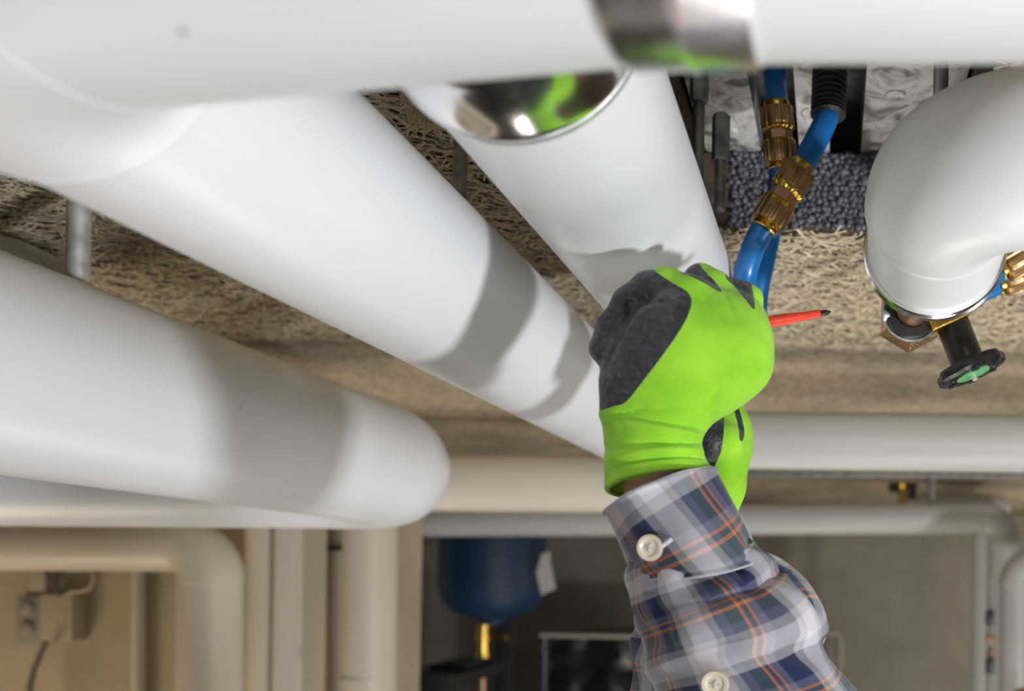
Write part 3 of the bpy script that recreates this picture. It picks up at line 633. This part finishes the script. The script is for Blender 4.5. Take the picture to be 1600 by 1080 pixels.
# dark wrapped unit
t = thing('wrapped_cabinet', 'black film wrapped cabinet with light top edging beside the sleeve', 'cabinet')
q0 = P(858, 994, 3.6); q1 = P(1230, 994, 3.6)
mb = MB(); nx_, nz_ = 26, 40
for iz in range(nz_+1):
    for ix in range(nx_+1):
        x = q0.x+(q1.x-q0.x)*ix/nx_; z = q0.z-(q0.z+2.1)*iz/nz_
        mb.v.append((x, 3.6+.02*math.sin(ix*1.7+iz*.9)*math.sin(iz*.7+ix*.4)+(.02 if iz % 7 == 3 else 0), z))
mb.f = [(j*(nx_+1)+i, j*(nx_+1)+i+1, (j+1)*(nx_+1)+i+1, (j+1)*(nx_+1)+i) for j in range(nz_) for i in range(nx_)]
mb.build('film_front', M['film'], t)
MB().box((q0.x, 3.63, -2.1), (q1.x, 4.3, q0.z-.004)).build('body', M['film'], t, bevel=.01)
MB().box((q0.x-.03, 3.57, q0.z-.004), (q1.x, 3.64, q0.z+.012)).build('edging', M['tape'], t, bevel=.004)['label'] = 'light edging strip'
MB().tube([Vector((q0.x-.02, 3.6, q0.z)), Vector((q0.x-.015, 3.6, q0.z-.4)), Vector((q0.x-.02, 3.6, -2.1))], .012, 12).build('corner_trim', M['film'], t)
# small clear frame right of the sleeve
t = thing('wall_bracket', 'thin pale bracket frame on the back wall right of the sleeve', 'bracket')
MB().tube([P(1270, 990, 4.9), P(1312, 991, 4.9), P(1314, 1000, 4.9), P(1313, 1046, 4.9)], .010, 12).build('frame', M['tape'], t)
MB().tube([P(1313, 1046, 4.9), P(1313, 1046, 4.99)], .006, 10).build('foot', M['tape'], t)
# red item at the very right bottom corner
t = thing('red_cap', 'dull red rounded cap in the bottom right corner', 'cap'); q = P(1603, 1092, 2.0)
MB().lathe(q+Vector((0, 0, -.05)), (0, 0, 1), [(0, .034), (.05, .034), (.066, .028), (.074, .014), (.075, 0)], 32).build('cap', M['copper'], t)
MB().tube([q+Vector((0, 0, -.05)), q+Vector((0, 0, -2.0+.0))], .02, 16).build('stem', M['grey'], t)

# ------------------------------------------------------------------ gloves (surface grown around finger and palm bones)
def cam_xyz(v): return (v.x*cR+v.z*sR, v.y, -v.x*sR+v.z*cR)
def to_px(V):                        # Nx3 world -> pixel coordinates (used once, to lay out the glove's coating outline)
    x = V[:, 0]*cR+V[:, 2]*sR; z = -V[:, 0]*sR+V[:, 2]*cR; y = V[:, 1]
    return np.stack([VX+F*x/y, VY-F*z/y], 1)
def round_cone(Q, a, b, ra, rb, sy=1.0):
    a = np.array(a); b = np.array(b); ab = b-a; t = np.clip(((Q-a)@ab)/(ab@ab), 0, 1)
    d = Q-(a+t[..., None]*ab); return np.sqrt((d*d).sum(-1))-(ra+(rb-ra)*t)
def smin(a, b, k):
    h = np.clip(.5+.5*(b-a)/k, 0, 1); return b+(a-b)*h-k*h*(1-h)
def surface_nets(fn, lo, hi, st):
    ax = [np.arange(l, h, st) for l, h in zip(lo, hi)]
    G = np.stack(np.meshgrid(*ax, indexing='ij'), -1).astype(np.float64); S = fn(G); sh = np.array(S.shape)-1
    cor = [(i, j, k) for i in (0, 1) for j in (0, 1) for k in (0, 1)]
    sl = lambda c: tuple(slice(c[d], c[d]+sh[d]) for d in range(3))
    C8 = np.stack([S[sl(c)] for c in cor], -1); neg = (C8 < 0).sum(-1); act = (neg > 0) & (neg < 8)
    idx = -np.ones(tuple(sh), np.int64); cells = np.argwhere(act); idx[act] = np.arange(len(cells)); C = C8[act]
    acc = np.zeros((len(cells), 3)); cnt = np.zeros(len(cells))
    for a in range(8):
        for b in range(a+1, 8):
            da = np.array(cor[b])-np.array(cor[a])
            if abs(da).sum() != 1: continue
            m = (C[:, a] < 0) != (C[:, b] < 0); t = C[m, a]/(C[m, a]-C[m, b])
            acc[m] += np.array(cor[a])+t[:, None]*da; cnt[m] += 1
    V = (cells+acc/cnt[:, None])*st+np.array(lo); Fs = []
    for d in range(3):
        e = [1, 1, 1]; e[d] = 0; u, v = [q for q in range(3) if q != d]
        A = S[tuple(slice(1, -1) if q != d else slice(0, -1) for q in range(3))]; B = S[tuple(slice(1, -1) if q != d else slice(1, None) for q in range(3))]
        m = np.argwhere((A < 0) != (B < 0)); sg = (A < 0)[tuple(m.T)]; base = m+np.array(e)
        def at(du, dv): q = base.copy(); q[:, u] -= du; q[:, v] -= dv; return idx[tuple(q.T)]
        q = np.stack([at(1, 1), at(0, 1), at(0, 0), at(1, 0)], 1)
        if d == 1: sg = ~sg
        q[~sg] = q[~sg][:, ::-1]; Fs.append(q)
    return V, np.concatenate(Fs)
def chaikin(poly, n=2):
    q = np.array(poly, float)
    for _ in range(n):
        r = np.roll(q, -1, 0); q = np.stack([.75*q+.25*r, .25*q+.75*r], 1).reshape(-1, 2)
    return q
def poly_sd(p, poly):                # signed distance in pixels, positive inside
    poly = np.array(poly, float); d = np.full(len(p), 1e9); ins = np.zeros(len(p), bool)
    for i in range(len(poly)):
        a = poly[i]; b = poly[(i+1) % len(poly)]; ab = b-a; t = np.clip(((p-a)@ab)/(ab@ab), 0, 1)
        d = np.minimum(d, np.hypot(*(p-(a+t[:, None]*ab)).T))
        c = ((a[1] > p[:, 1]) != (b[1] > p[:, 1])); xx = (b[0]-a[0])*(p[:, 1]-a[1])/((b[1]-a[1]) or 1e-9)+a[0]; ins ^= c & (p[:, 0] < xx)
    return np.where(ins, d, -d)
def grow(name, groups, k_all, st, Y, polys, back, parent, mat, creases=(), smooth_it=2, noise=.0):
    """groups: list of (k, [(px,py,depth_mm,r_px) chain]) ; creases: (px,py,d)->(px,py,d), r, depth"""
    pt = lambda q: np.array(P(q[0], q[1], Y+q[2]*.001)); pr = lambda r: r/F*Y
    chains = [[(pt(q), pr(q[3])) for q in ch] for k, ch in groups]; ks = [k for k, ch in groups]
    allp = np.array([p for c in chains for p, r in c]); rm = max(r for c in chains for p, r in c)
    lo = allp.min(0)-rm-.006; hi = allp.max(0)+rm+.006
    def fn(Q):
        D = None
        for k, c in zip(ks, chains):
            d = None
            for (a, ra), (b, rb) in zip(c[:-1], c[1:]):
                e = round_cone(Q, a, b, ra, rb); d = e if d is None else smin(d, e, .004)
            D = d if D is None else smin(D, d, k*.001)
        for ch in grooves:
            for (a, ra), (b, rb) in zip(ch[:-1], ch[1:]): D = -smin(-D, round_cone(Q, a, b, ra, rb), .0022)
        return D
    grooves = []; found = []
    def on_surface(px, py):          # first point of the grown surface met from the front
        ys = np.linspace(Y-.06, Y+.04, 400); q = np.array([P(px, py, y) for y in ys]); k = np.argmax(fn(q) < 0); return q[k]
    for (pl, r0, r1) in creases:
        n_ = len(pl); found.append([(on_surface(*p), pr(r0+(r1-r0)*i/(n_-1))) for i, p in enumerate(pl)])
    grooves.extend(found)
    V, Fc = surface_nets(fn, lo, hi, st)
    me = bpy.data.meshes.new(name); me.from_pydata(V.tolist(), [], Fc.tolist()); me.update()
    bm = bmesh.new(); bm.from_mesh(me); bmesh.ops.recalc_face_normals(bm, faces=bm.faces)
    for _ in range(smooth_it): bmesh.ops.smooth_vert(bm, verts=bm.verts, factor=.5, use_axis_x=True, use_axis_y=True, use_axis_z=True)
    bm.to_mesh(me); bm.free(); V = np.array([v.co[:] for v in me.vertices])
    px = to_px(V); co = np.full(len(V), -99.)
    for (pl, ymin, ymax) in polys:
        sd = poly_sd(px, chaikin(pl)); sd = np.where((V[:, 1] > Y+ymax*.001) | (V[:, 1] < Y+ymin*.001), -20, sd); co = np.maximum(co, sd)
    co = np.maximum(co, (V[:, 1]-(Y+back*.001))*2500) if back is not None else co
    at = me.attributes.new('coat', 'FLOAT', 'POINT'); at.data.foreach_set('value', np.clip(co, -10, 10).astype(np.float32))
    me.materials.append(mat); me.shade_smooth()
    o = bpy.data.objects.new(name, me); COL.objects.link(o); o.parent = parent; return o

# the person: one continuous skinned body, mostly below the frame
HY = .50
def skinned(name, nodes, edges, mat, parent=None, sub=2):
    me = bpy.data.meshes.new(name); me.from_pydata([n[0] for n in nodes], edges, []); o = bpy.data.objects.new(name, me); COL.objects.link(o)
    sk = o.modifiers.new('skin', 'SKIN'); sk.use_smooth_shade = True
    for i, n in enumerate(nodes):
        me.skin_vertices[0].data[i].radius = (n[1], n[1] if len(n) < 3 else n[2])
    me.skin_vertices[0].data[0].use_root = True
    ss = o.modifiers.new('sub', 'SUBSURF'); ss.levels = sub; ss.render_levels = sub
    dg = bpy.context.evaluated_depsgraph_get(); ev = o.evaluated_get(dg); m2 = bpy.data.meshes.new_from_object(ev); o.modifiers.clear(); o.data = m2; m2.materials.clear(); m2.materials.append(mat); m2.shade_smooth()
    if parent is not None: o.parent = parent
    return o
wr = P(1034, 752, HY+.002); wr2 = P(1104, 850, .642)
EL = P(1290, 1420, .545); EL2 = P(1010, 1440, .60)
SH = Vector((.06, .66, -.60)); SH2 = Vector((-.32, .74, -.60))
PEL = Vector((-.12, .74, -1.12)); CH = Vector((-.13, .71, -.72)); NK = Vector((-.13, .70, -.54)); HD = Vector((-.13, .68, -.42)); HT = Vector((-.13, .68, -.34))
nodes = [(PEL, .13, .10), (Vector((-.125, .73, -.92)), .12, .095), (CH, .14, .10), (NK, .055), (HD, .072, .085), (HT, .07, .085),
         (SH, .055), (EL, .032), (wr.lerp(EL, .5), .033), (wr, .0245, .026), (P(1040, 690, HY+.004), .024),
         (SH2, .055), (EL2, .026), (wr2, .0125), (P(1122, 760, .64), .012),
         (Vector((-.02, .75, -1.22)), .075), (Vector((0, .76, -1.62)), .052), (Vector((.01, .77, -2.04)), .034),
         (Vector((-.22, .75, -1.22)), .075), (Vector((-.24, .76, -1.62)), .052), (Vector((-.25, .77, -2.04)), .034)]
edges = [(0, 1), (1, 2), (2, 3), (3, 4), (4, 5), (2, 6), (6, 7), (7, 8), (8, 9), (9, 10), (2, 11), (11, 12), (12, 13), (13, 14), (0, 15), (15, 16), (16, 17), (0, 18), (18, 19), (19, 20)]
person = skinned('person', nodes, edges, M['skin'])
tag(person, 'person reaching up in lime and black work gloves and a blue and grey plaid shirt', 'person')

main_poly = [(860, 380), (1000, 400), (1024, 425), (1058, 446.7), (1074, 455), (1082.8, 469), (1074.4, 496.7), (1058, 524.4), (1030, 563.3), (1002, 599.4), (983, 624.4), (974.4, 631.4), (955, 636), (935.5, 643), (880, 650)]
d1 = [(1061, 428), (1075, 400), (1090, 409), (1101, 424), (1116, 438), (1131.4, 459.2), (1119, 453.6), (1097, 440), (1074, 430)]
d2 = [(1129, 431), (1150, 400), (1172, 436), (1176, 452), (1181.4, 491), (1166, 469), (1147, 446.7)]
G = [
 (0, [(1022, 700, 0, 70), (1030, 650, 0, 70), (1052, 590, 0, 74), (1072, 556, 0, 74)]),          # wrist to palm
 (14, [(1050, 600, 0, 66), (1110, 580, 2, 68), (1139, 560, 4, 66)]),                             # heel to little finger knuckle
 (12, [(1072, 545, -2, 66), (1130, 520, 2, 58), (1148, 520, 4, 52)]),                            # knuckle row
 (10, [(1139, 556, 2, 64), (1157, 500, 12, 38)]),
 (6, [(1120, 505, -2, 44), (1078, 470, -4, 37), (1042, 452, 0, 31), (1015, 452, 4, 28)]),          # index, first bone
 (3, [(1012, 454, 2, 28), (984, 476, -2, 26), (958, 514, -6, 24), (944, 545, -6, 23.5)]),          # index, curled tip
 (4, [(1150, 520, 8, 42), (1115, 452, 9, 28), (1096, 441, 14, 27), (1070, 455, 34, 24)]),          # middle
 (3, [(1162, 520, 16, 36), (1150, 466, 17, 26), (1142, 462, 26, 26), (1110, 480, 44, 24)]),        # ring
 (3, [(1166, 520, 26, 34), (1170, 468, 27, 22), (1160, 462, 34, 22), (1130, 490, 50, 20)]),        # little
 (10, [(985, 640, -4, 46), (984, 600, -8, 44), (1002, 555, -12, 42), (1030, 515, -14, 38), (1048, 496, -14, 32)]),   # thenar and thumb
]
cr = [([(1000, 477), (1014, 472), (1034, 470), (1056, 468)], 4.5, 2.5), ([(984, 474), (988, 484)], 7, 7), ([(986, 488), (970, 524), (956, 548), (946, 570)], 4.5, 5),
      ([(1131, 459), (1141, 478), (1150, 500)], 3.5, 1.5), ([(1181, 491), (1188, 512), (1193, 530)], 3.5, 1.5), ([(1064, 452), (1100, 470), (1128, 500)], 2.2, 1.0),
      ([(1026, 432), (1040, 446), (1062, 452)], 3, 2), ([(965, 648), (1005, 641), (1050, 650)], 2.6, 1.5), ([(1096, 642), (1112, 626), (1122, 606)], 2.4, 1.2)]
gl1 = grow('work_glove', G, 6, .00125, HY, [(main_poly, -80, 40), (d1, -80, 60), (d2, -80, 60)], 26, person, M['glove'], cr)
gl1['label'] = 'front glove, dark latex thumb and fingertips on lime knit, seen from its back'
# ribbed cuff with folds, rolled hem
def loft(name, rings, mat, parent, n=96, sub=6, uvs=None, disp=None, thick=.0012, close_hem=True, smoothpar=True):
    """rings: (Lx,Ly,Rx,Ry,Y,half_depth,sag_px) front sags by sag_px along the axis. UV: around / along in metres"""
    R_ = []
    for i in range(len(rings)-1):
        p0 = np.array(rings[max(i-1, 0)], float); p1 = np.array(rings[i], float); p2 = np.array(rings[i+1], float); p3 = np.array(rings[min(i+2, len(rings)-1)], float)
        for k in range(sub):
            t = k/sub; R_.append(.5*((2*p1)+(p2-p0)*t+(2*p0-5*p1+4*p2-p3)*t*t+(3*p1-3*p2+p3-p0)*t**3))
    R_.append(np.array(rings[-1], float)); R_ = np.array(R_); m = len(R_)
    V = np.zeros((m, n, 3)); mid = (R_[:, 0:2]+R_[:, 2:4])/2
    for i in range(m):
        Lx, Ly, Rx, Ry, Yc, hd, sag = R_[i]; ax = mid[min(i+1, m-1)]-mid[max(i-1, 0)]; ax = ax/np.hypot(*ax)
        for j in range(n):
            a = 2*math.pi*j/n; c = math.cos(a); s_ = math.sin(a)      # s_>0 : towards the camera
            x = mid[i, 0]+(Rx-Lx)/2*c+ax[0]*sag*s_; y = mid[i, 1]+(Ry-Ly)/2*c+ax[1]*sag*s_
            V[i, j] = P(x, y, Yc-hd*s_)
    if disp is not None:
        du = np.roll(V, -1, 1)-np.roll(V, 1, 1); dv = np.gradient(V, axis=0); Nn = np.cross(du, dv); Nn /= np.linalg.norm(Nn, axis=2, keepdims=True)+1e-12
        cen = V.mean(1, keepdims=True); sgn = np.sign(((V-cen)*Nn).sum(2, keepdims=True).mean()); Nn *= sgn
        A, T_ = np.meshgrid(np.arange(n)/n*2*math.pi, np.linspace(0, 1, m)); V = V+Nn*disp(A, T_)[..., None]
    circ = np.linalg.norm(np.roll(V, -1, 1)-V, axis=2); along = np.linalg.norm(np.diff(V, axis=0), axis=2)
    U = np.concatenate([np.zeros((m, 1)), np.cumsum(circ.mean(0))[None].repeat(m, 0)], 1); Vv = np.concatenate([[0], np.cumsum(along.mean(1))])
    me = bpy.data.meshes.new(name); vs = V.reshape(-1, 3).tolist()
    fs = [(i*n+j, i*n+(j+1) % n, (i+1)*n+(j+1) % n, (i+1)*n+j) for i in range(m-1) for j in range(n)]
    me.from_pydata(vs, [], fs); uv = me.uv_layers.new(name='UVMap'); k = 0
    per = .062
    for i in range(m-1):
        for j in range(n):
            for (a, b) in ((i, j), (i, j+1), (i+1, j+1), (i+1, j)):
                uu, vv = U[a, b], Vv[a]
                if uvs: uu, vv = uvs(uu, vv)
                uv.data[k].uv = (uu/per, vv/per); k += 1
    me.materials.append(mat); me.shade_smooth(); o = bpy.data.objects.new(name, me); COL.objects.link(o); o.parent = parent
    md = o.modifiers.new('cloth', 'SOLIDIFY'); md.thickness = thick; md.offset = -1
    return o, V
def const_attr(o, name, val):
    at = o.data.attributes.new(name, 'FLOAT', 'POINT'); at.data.foreach_set('value', np.full(len(o.data.vertices), val, np.float32))
def cuff_disp(A, T):
    f = np.maximum(0, np.sin(A)+.2)
    fold = lambda t0, w, am, ph, sl: am*np.exp(-((T-t0-sl*np.cos(A+ph))/w)**2)
    d = -fold(.17, .03, .0016, 0, .05)*f+fold(.27, .05, .0016, .3, .05)*f-fold(.46, .03, .0020, .2, -.06)*f+fold(.56, .05, .0018, .2, -.06)*f-fold(.70, .025, .0016, .1, -.05)*f
    return d+fold(.93, .06, .0022, 0, 0)+.00022*np.sin(A*70)
cuff, _ = loft('glove_cuff', [(958, 612, 1118, 622, HY, .025, 10), (937, 641, 1101, 660, HY, .027, 4), (941, 668, 1098, 684, HY, .027, -2), (944, 700, 1099, 706, HY, .027, -8), (944, 732, 1106, 722, HY, .027, -14), (945, 752, 1114, 733, HY, .028, -18), (954, 768, 1112, 744, HY, .0265, -20)],
               M['glove'], person, n=140, sub=12, disp=cuff_disp, thick=.0022)
const_attr(cuff, 'coat', -10.); cuff['label'] = 'elastic lime cuff of the front glove with pleats'
# second glove behind
G2 = [(0, [(1104, 872, 0, 34), (1112, 820, 0, 34), (1126, 760, 0, 38), (1136, 700, 0, 38), (1134, 668, 0, 36)]),
      (8, [(1134, 672, 0, 38), (1122, 640, 0, 33), (1100, 610, -4, 26), (1080, 600, 6, 22)]),
      (5, [(1140, 680, 14, 34), (1136, 640, 18, 26), (1100, 596, 24, 24)]),
      (5, [(1130, 690, -18, 30), (1110, 690, -22, 26), (1098, 650, -20, 22)])]
s2 = [(1147, 615), (1158, 648), (1164, 675), (1161, 690), (1155, 689), (1155, 672), (1148, 645), (1140, 615)]
p2 = [(1080, 600), (1118, 640), (1131, 640), (1132, 662), (1129, 700), (1120, 722), (1114, 736), (1080, 740)]
gl2 = grow('work_glove', G2, 6, .0013, .64, [(p2, -60, 60), (s2, -60, 60)], 22, person, M['glove'])
gl2['label'] = 'rear glove partly hidden behind the front one'

# shirt sleeves, cuff, collar of folds
def cdisp(A, T):
    return .0009*np.sin(A*3+T*5)+.0007*np.sin(A*7-T*4)+.0016*np.exp(-((T-.03)/.03)**2)-.0012*np.exp(-((T-.90)/.03)**2)
scuff, SV = loft('shirt_cuff', [(948, 803, 1117, 737, HY, .036, -20), (957, 826, 1135, 768, HY, .037, -10), (970, 855, 1158, 808, HY, .038, 2), (984, 884, 1176, 842, HY, .039, 14), (992, 898, 1190, 868, HY, .0395, 20)],
                 M['plaid'], person, n=120, sub=10, disp=cdisp, uvs=lambda u, v: (u*.97+v*.28+.010, v-.18*u+.016), thick=.0018)
for q in (0, -1):                    # stitched edges of the cuff
    rr = [Vector(p) for p in SV[q]]; MB().tube(rr+[rr[0]], .00045, 8, caps=False).build('stitched_edge', M['thread'], scuff)
def sdisp(A, T):
    d = .0012*np.sin(A*2+T*14)+.0010*np.sin(A*5-T*23)+.0007*np.sin(A*9+T*31)
    d += .0035*np.exp(-(((A-.35)/.35)**2))*np.exp(-((T-.13)/.08)**2)
    d -= .0040*np.exp(-((A-.85-1.2*T)/.09)**2)*np.exp(-((T-.10)/.10)**2)
    d -= .0022*np.exp(-((A-2.35)/.07)**2)*(T < .5)                       # placket edge
    d -= .0030*np.exp(-((T-.235+.05*np.cos(A+.4))/.022)**2)*np.maximum(0, np.cos(A-.6)+.3)
    return d
sleeve, _ = loft('shirt_sleeve', [(984, 876, 1174, 846, HY, .036, 14), (983, 905, 1192, 866, HY, .038, 14), (984, 940, 1232, 893, HY+.002, .044, 12), (992, 975, 1268, 930, HY+.003, .048, 12), (1002, 1005, 1290, 975, HY+.004, .046, 14), (1012, 1040, 1284, 1012, HY+.005, .045, 14), (1024, 1080, 1322, 1062, HY+.006, .044, 14), (1060, 1200, 1400, 1170, HY+.008, .044, 10), (1140, 1360, 1450, 1320, HY+.01, .046, 10), (1200, 1480, 1400, 1520, .54, .045, 0)],
                   M['plaid'], person, n=150, sub=10, disp=sdisp, uvs=lambda u, v: (u*1.0+v*.10+.038, v+.0-.22*u+.02), thick=.0015)
fold_, _ = loft('sleeve_fold', [(1150, 842, 1192, 862, HY+.016, .012, 0), (1168, 872, 1222, 876, HY+.014, .018, 0), (1196, 905, 1262, 908, HY+.012, .024, 0), (1222, 940, 1287, 948, HY+.012, .026, 0), (1226, 975, 1291, 988, HY+.014, .024, 0), (1212, 1010, 1276, 1022, HY+.018, .016, 0)],
                    M['plaid'], person, n=60, sub=8, disp=lambda A, T: .0006*np.sin(A*4+T*9), thick=.0012)
# second sleeve rises behind the first
sleeve2, _ = loft('shirt_sleeve', [(1066, 838, 1146, 842, .643, .026, 0), (1040, 900, 1150, 905, .641, .030, 0), (998, 968, 1130, 980, .637, .034, 0), (986, 1020, 1120, 1040, .632, .036, 0), (985, 1090, 1110, 1110, .627, .038, 0), (970, 1300, 1110, 1300, .612, .042, 0), (960, 1460, 1080, 1470, .60, .045, 0)],
                    M['plaid'], person, n=90, sub=8, disp=lambda A, T: .0014*np.sin(A*4+T*19)+.0009*np.sin(A*7-T*30), thick=.0015)
sleeve2['label'] = 'rear sleeve peeking out left of the front one'
# rest of the shirt, trousers, boots, hair: below the frame
up = lambda v, d: Vector(v)+Vector(d)
skinned('shirt_body', [(PEL+Vector((0, 0, .02)), .15, .12), (Vector((-.125, .73, -.92)), .14, .115), (CH, .16, .12), (Vector((-.13, .705, -.585)), .075, .07), (SH, .072), (EL, .05), (SH2, .072), (EL2, .05)],
        [(0, 1), (1, 2), (2, 3), (2, 4), (4, 5), (2, 6), (6, 7)], M['plaid'], person)
skinned('trousers', [(PEL, .15, .125), (Vector((-.02, .75, -1.22)), .092), (Vector((0, .76, -1.62)), .068), (Vector((.01, .77, -2.0)), .06), (Vector((-.22, .75, -1.22)), .092), (Vector((-.24, .76, -1.62)), .068), (Vector((-.25, .77, -2.0)), .06)],
        [(0, 1), (1, 2), (2, 3), (0, 4), (4, 5), (5, 6)], M['denim'], person)
for xx in (.01, -.25):
    skinned('boot', [(Vector((xx, .80, -2.045)), .05, .05), (Vector((xx, .68, -2.062)), .042, .036), (Vector((xx, .60, -2.066)), .032, .03)], [(0, 1), (1, 2)], M['boot'], person)
skinned('hair', [(Vector((-.13, .71, -.35)), .082, .09), (Vector((-.13, .66, -.325)), .07, .07)], [(0, 1)], M['hair'], person)
# buttons
def button(px, py, Y, r, tilt, par):
    c = P(px, py, Y); d = Vector(tilt).normalized(); b = MB().lathe(c, d, [(0, r*.96), (r*.15, r), (r*.26, r*.97), (r*.24, r*.72), (r*.12, r*.6), (r*.12, 0)], 40).build('button', M['button'], par)
    u = d.orthogonal().normalized(); w = d.cross(u)
    MB().lathe(c-d*r*.06, d, [(0, r*.9), (r*.05, r*1.03), (r*.14, r*1.04), (r*.16, r*.98)], 40).build('rim', M['buttonrim'], b)
    for k in range(4):
        a = k*math.pi/2+.6; q = c+(u*math.cos(a)+w*math.sin(a))*r*.26+d*r*.125
        MB().lathe(q, d, [(0, r*.10), (.0001, r*.10), (.0001, 0)], 12).build('hole', M['buttonrim'], b)
    for k in range(2):
        a = k*math.pi/2+.6; q = c+d*r*.16; v = (u*math.cos(a)+w*math.sin(a))*r*.28; MB().tube([q-v, q+d*r*.05, q+v], r*.07, 8).build('stitch', M['thread'], b)
button(1016, 856, HY-.0385, .0068, (-.18, -1, -.05), scuff)
button(1118, 1069, HY-.047, .0070, (-.1, -1, -.1), sleeve)
MB().tube([P(1034, 854, HY-.0400), P(1050, 842, HY-.0400)], .0012, 8).build('buttonhole', M['thread'], scuff)

# screwdriver held in the fist
sd = thing('screwdriver', 'red insulated screwdriver with dark tip sticking out of the front glove', 'screwdriver')
a = P(1150, 512, HY+.020); b_ = P(1299, 487, HY+.020); d = (b_-a).normalized(); L = (b_-a).length; k_ = HY/F*1.04
MB().lathe(a, d, [(0, 8.8*k_), (L*.55, 8.6*k_), (L*.60, 7.6*k_), (L*.68, 7.2*k_), (L*.70, 6.6*k_), (L*.88, 6.2*k_), (L*.885, 5.0*k_)], 32).build('shaft_insulation', M['red'], sd)
MB().lathe(a+d*(L*.88), d, [(0, 5.2*k_), (L*.02, 5.2*k_), (L*.07, 4.6*k_), (L*.115, 1.2*k_), (L*.12, 0)], 6).build('tip', M['plastic'], sd, bevel=.0002)
MB().lathe(a-d*.055, d, [(0, .008), (.003, .0105), (.045, .0105), (.052, .007), (.058, .0045)], 24).build('handle', M['rubber'], sd)
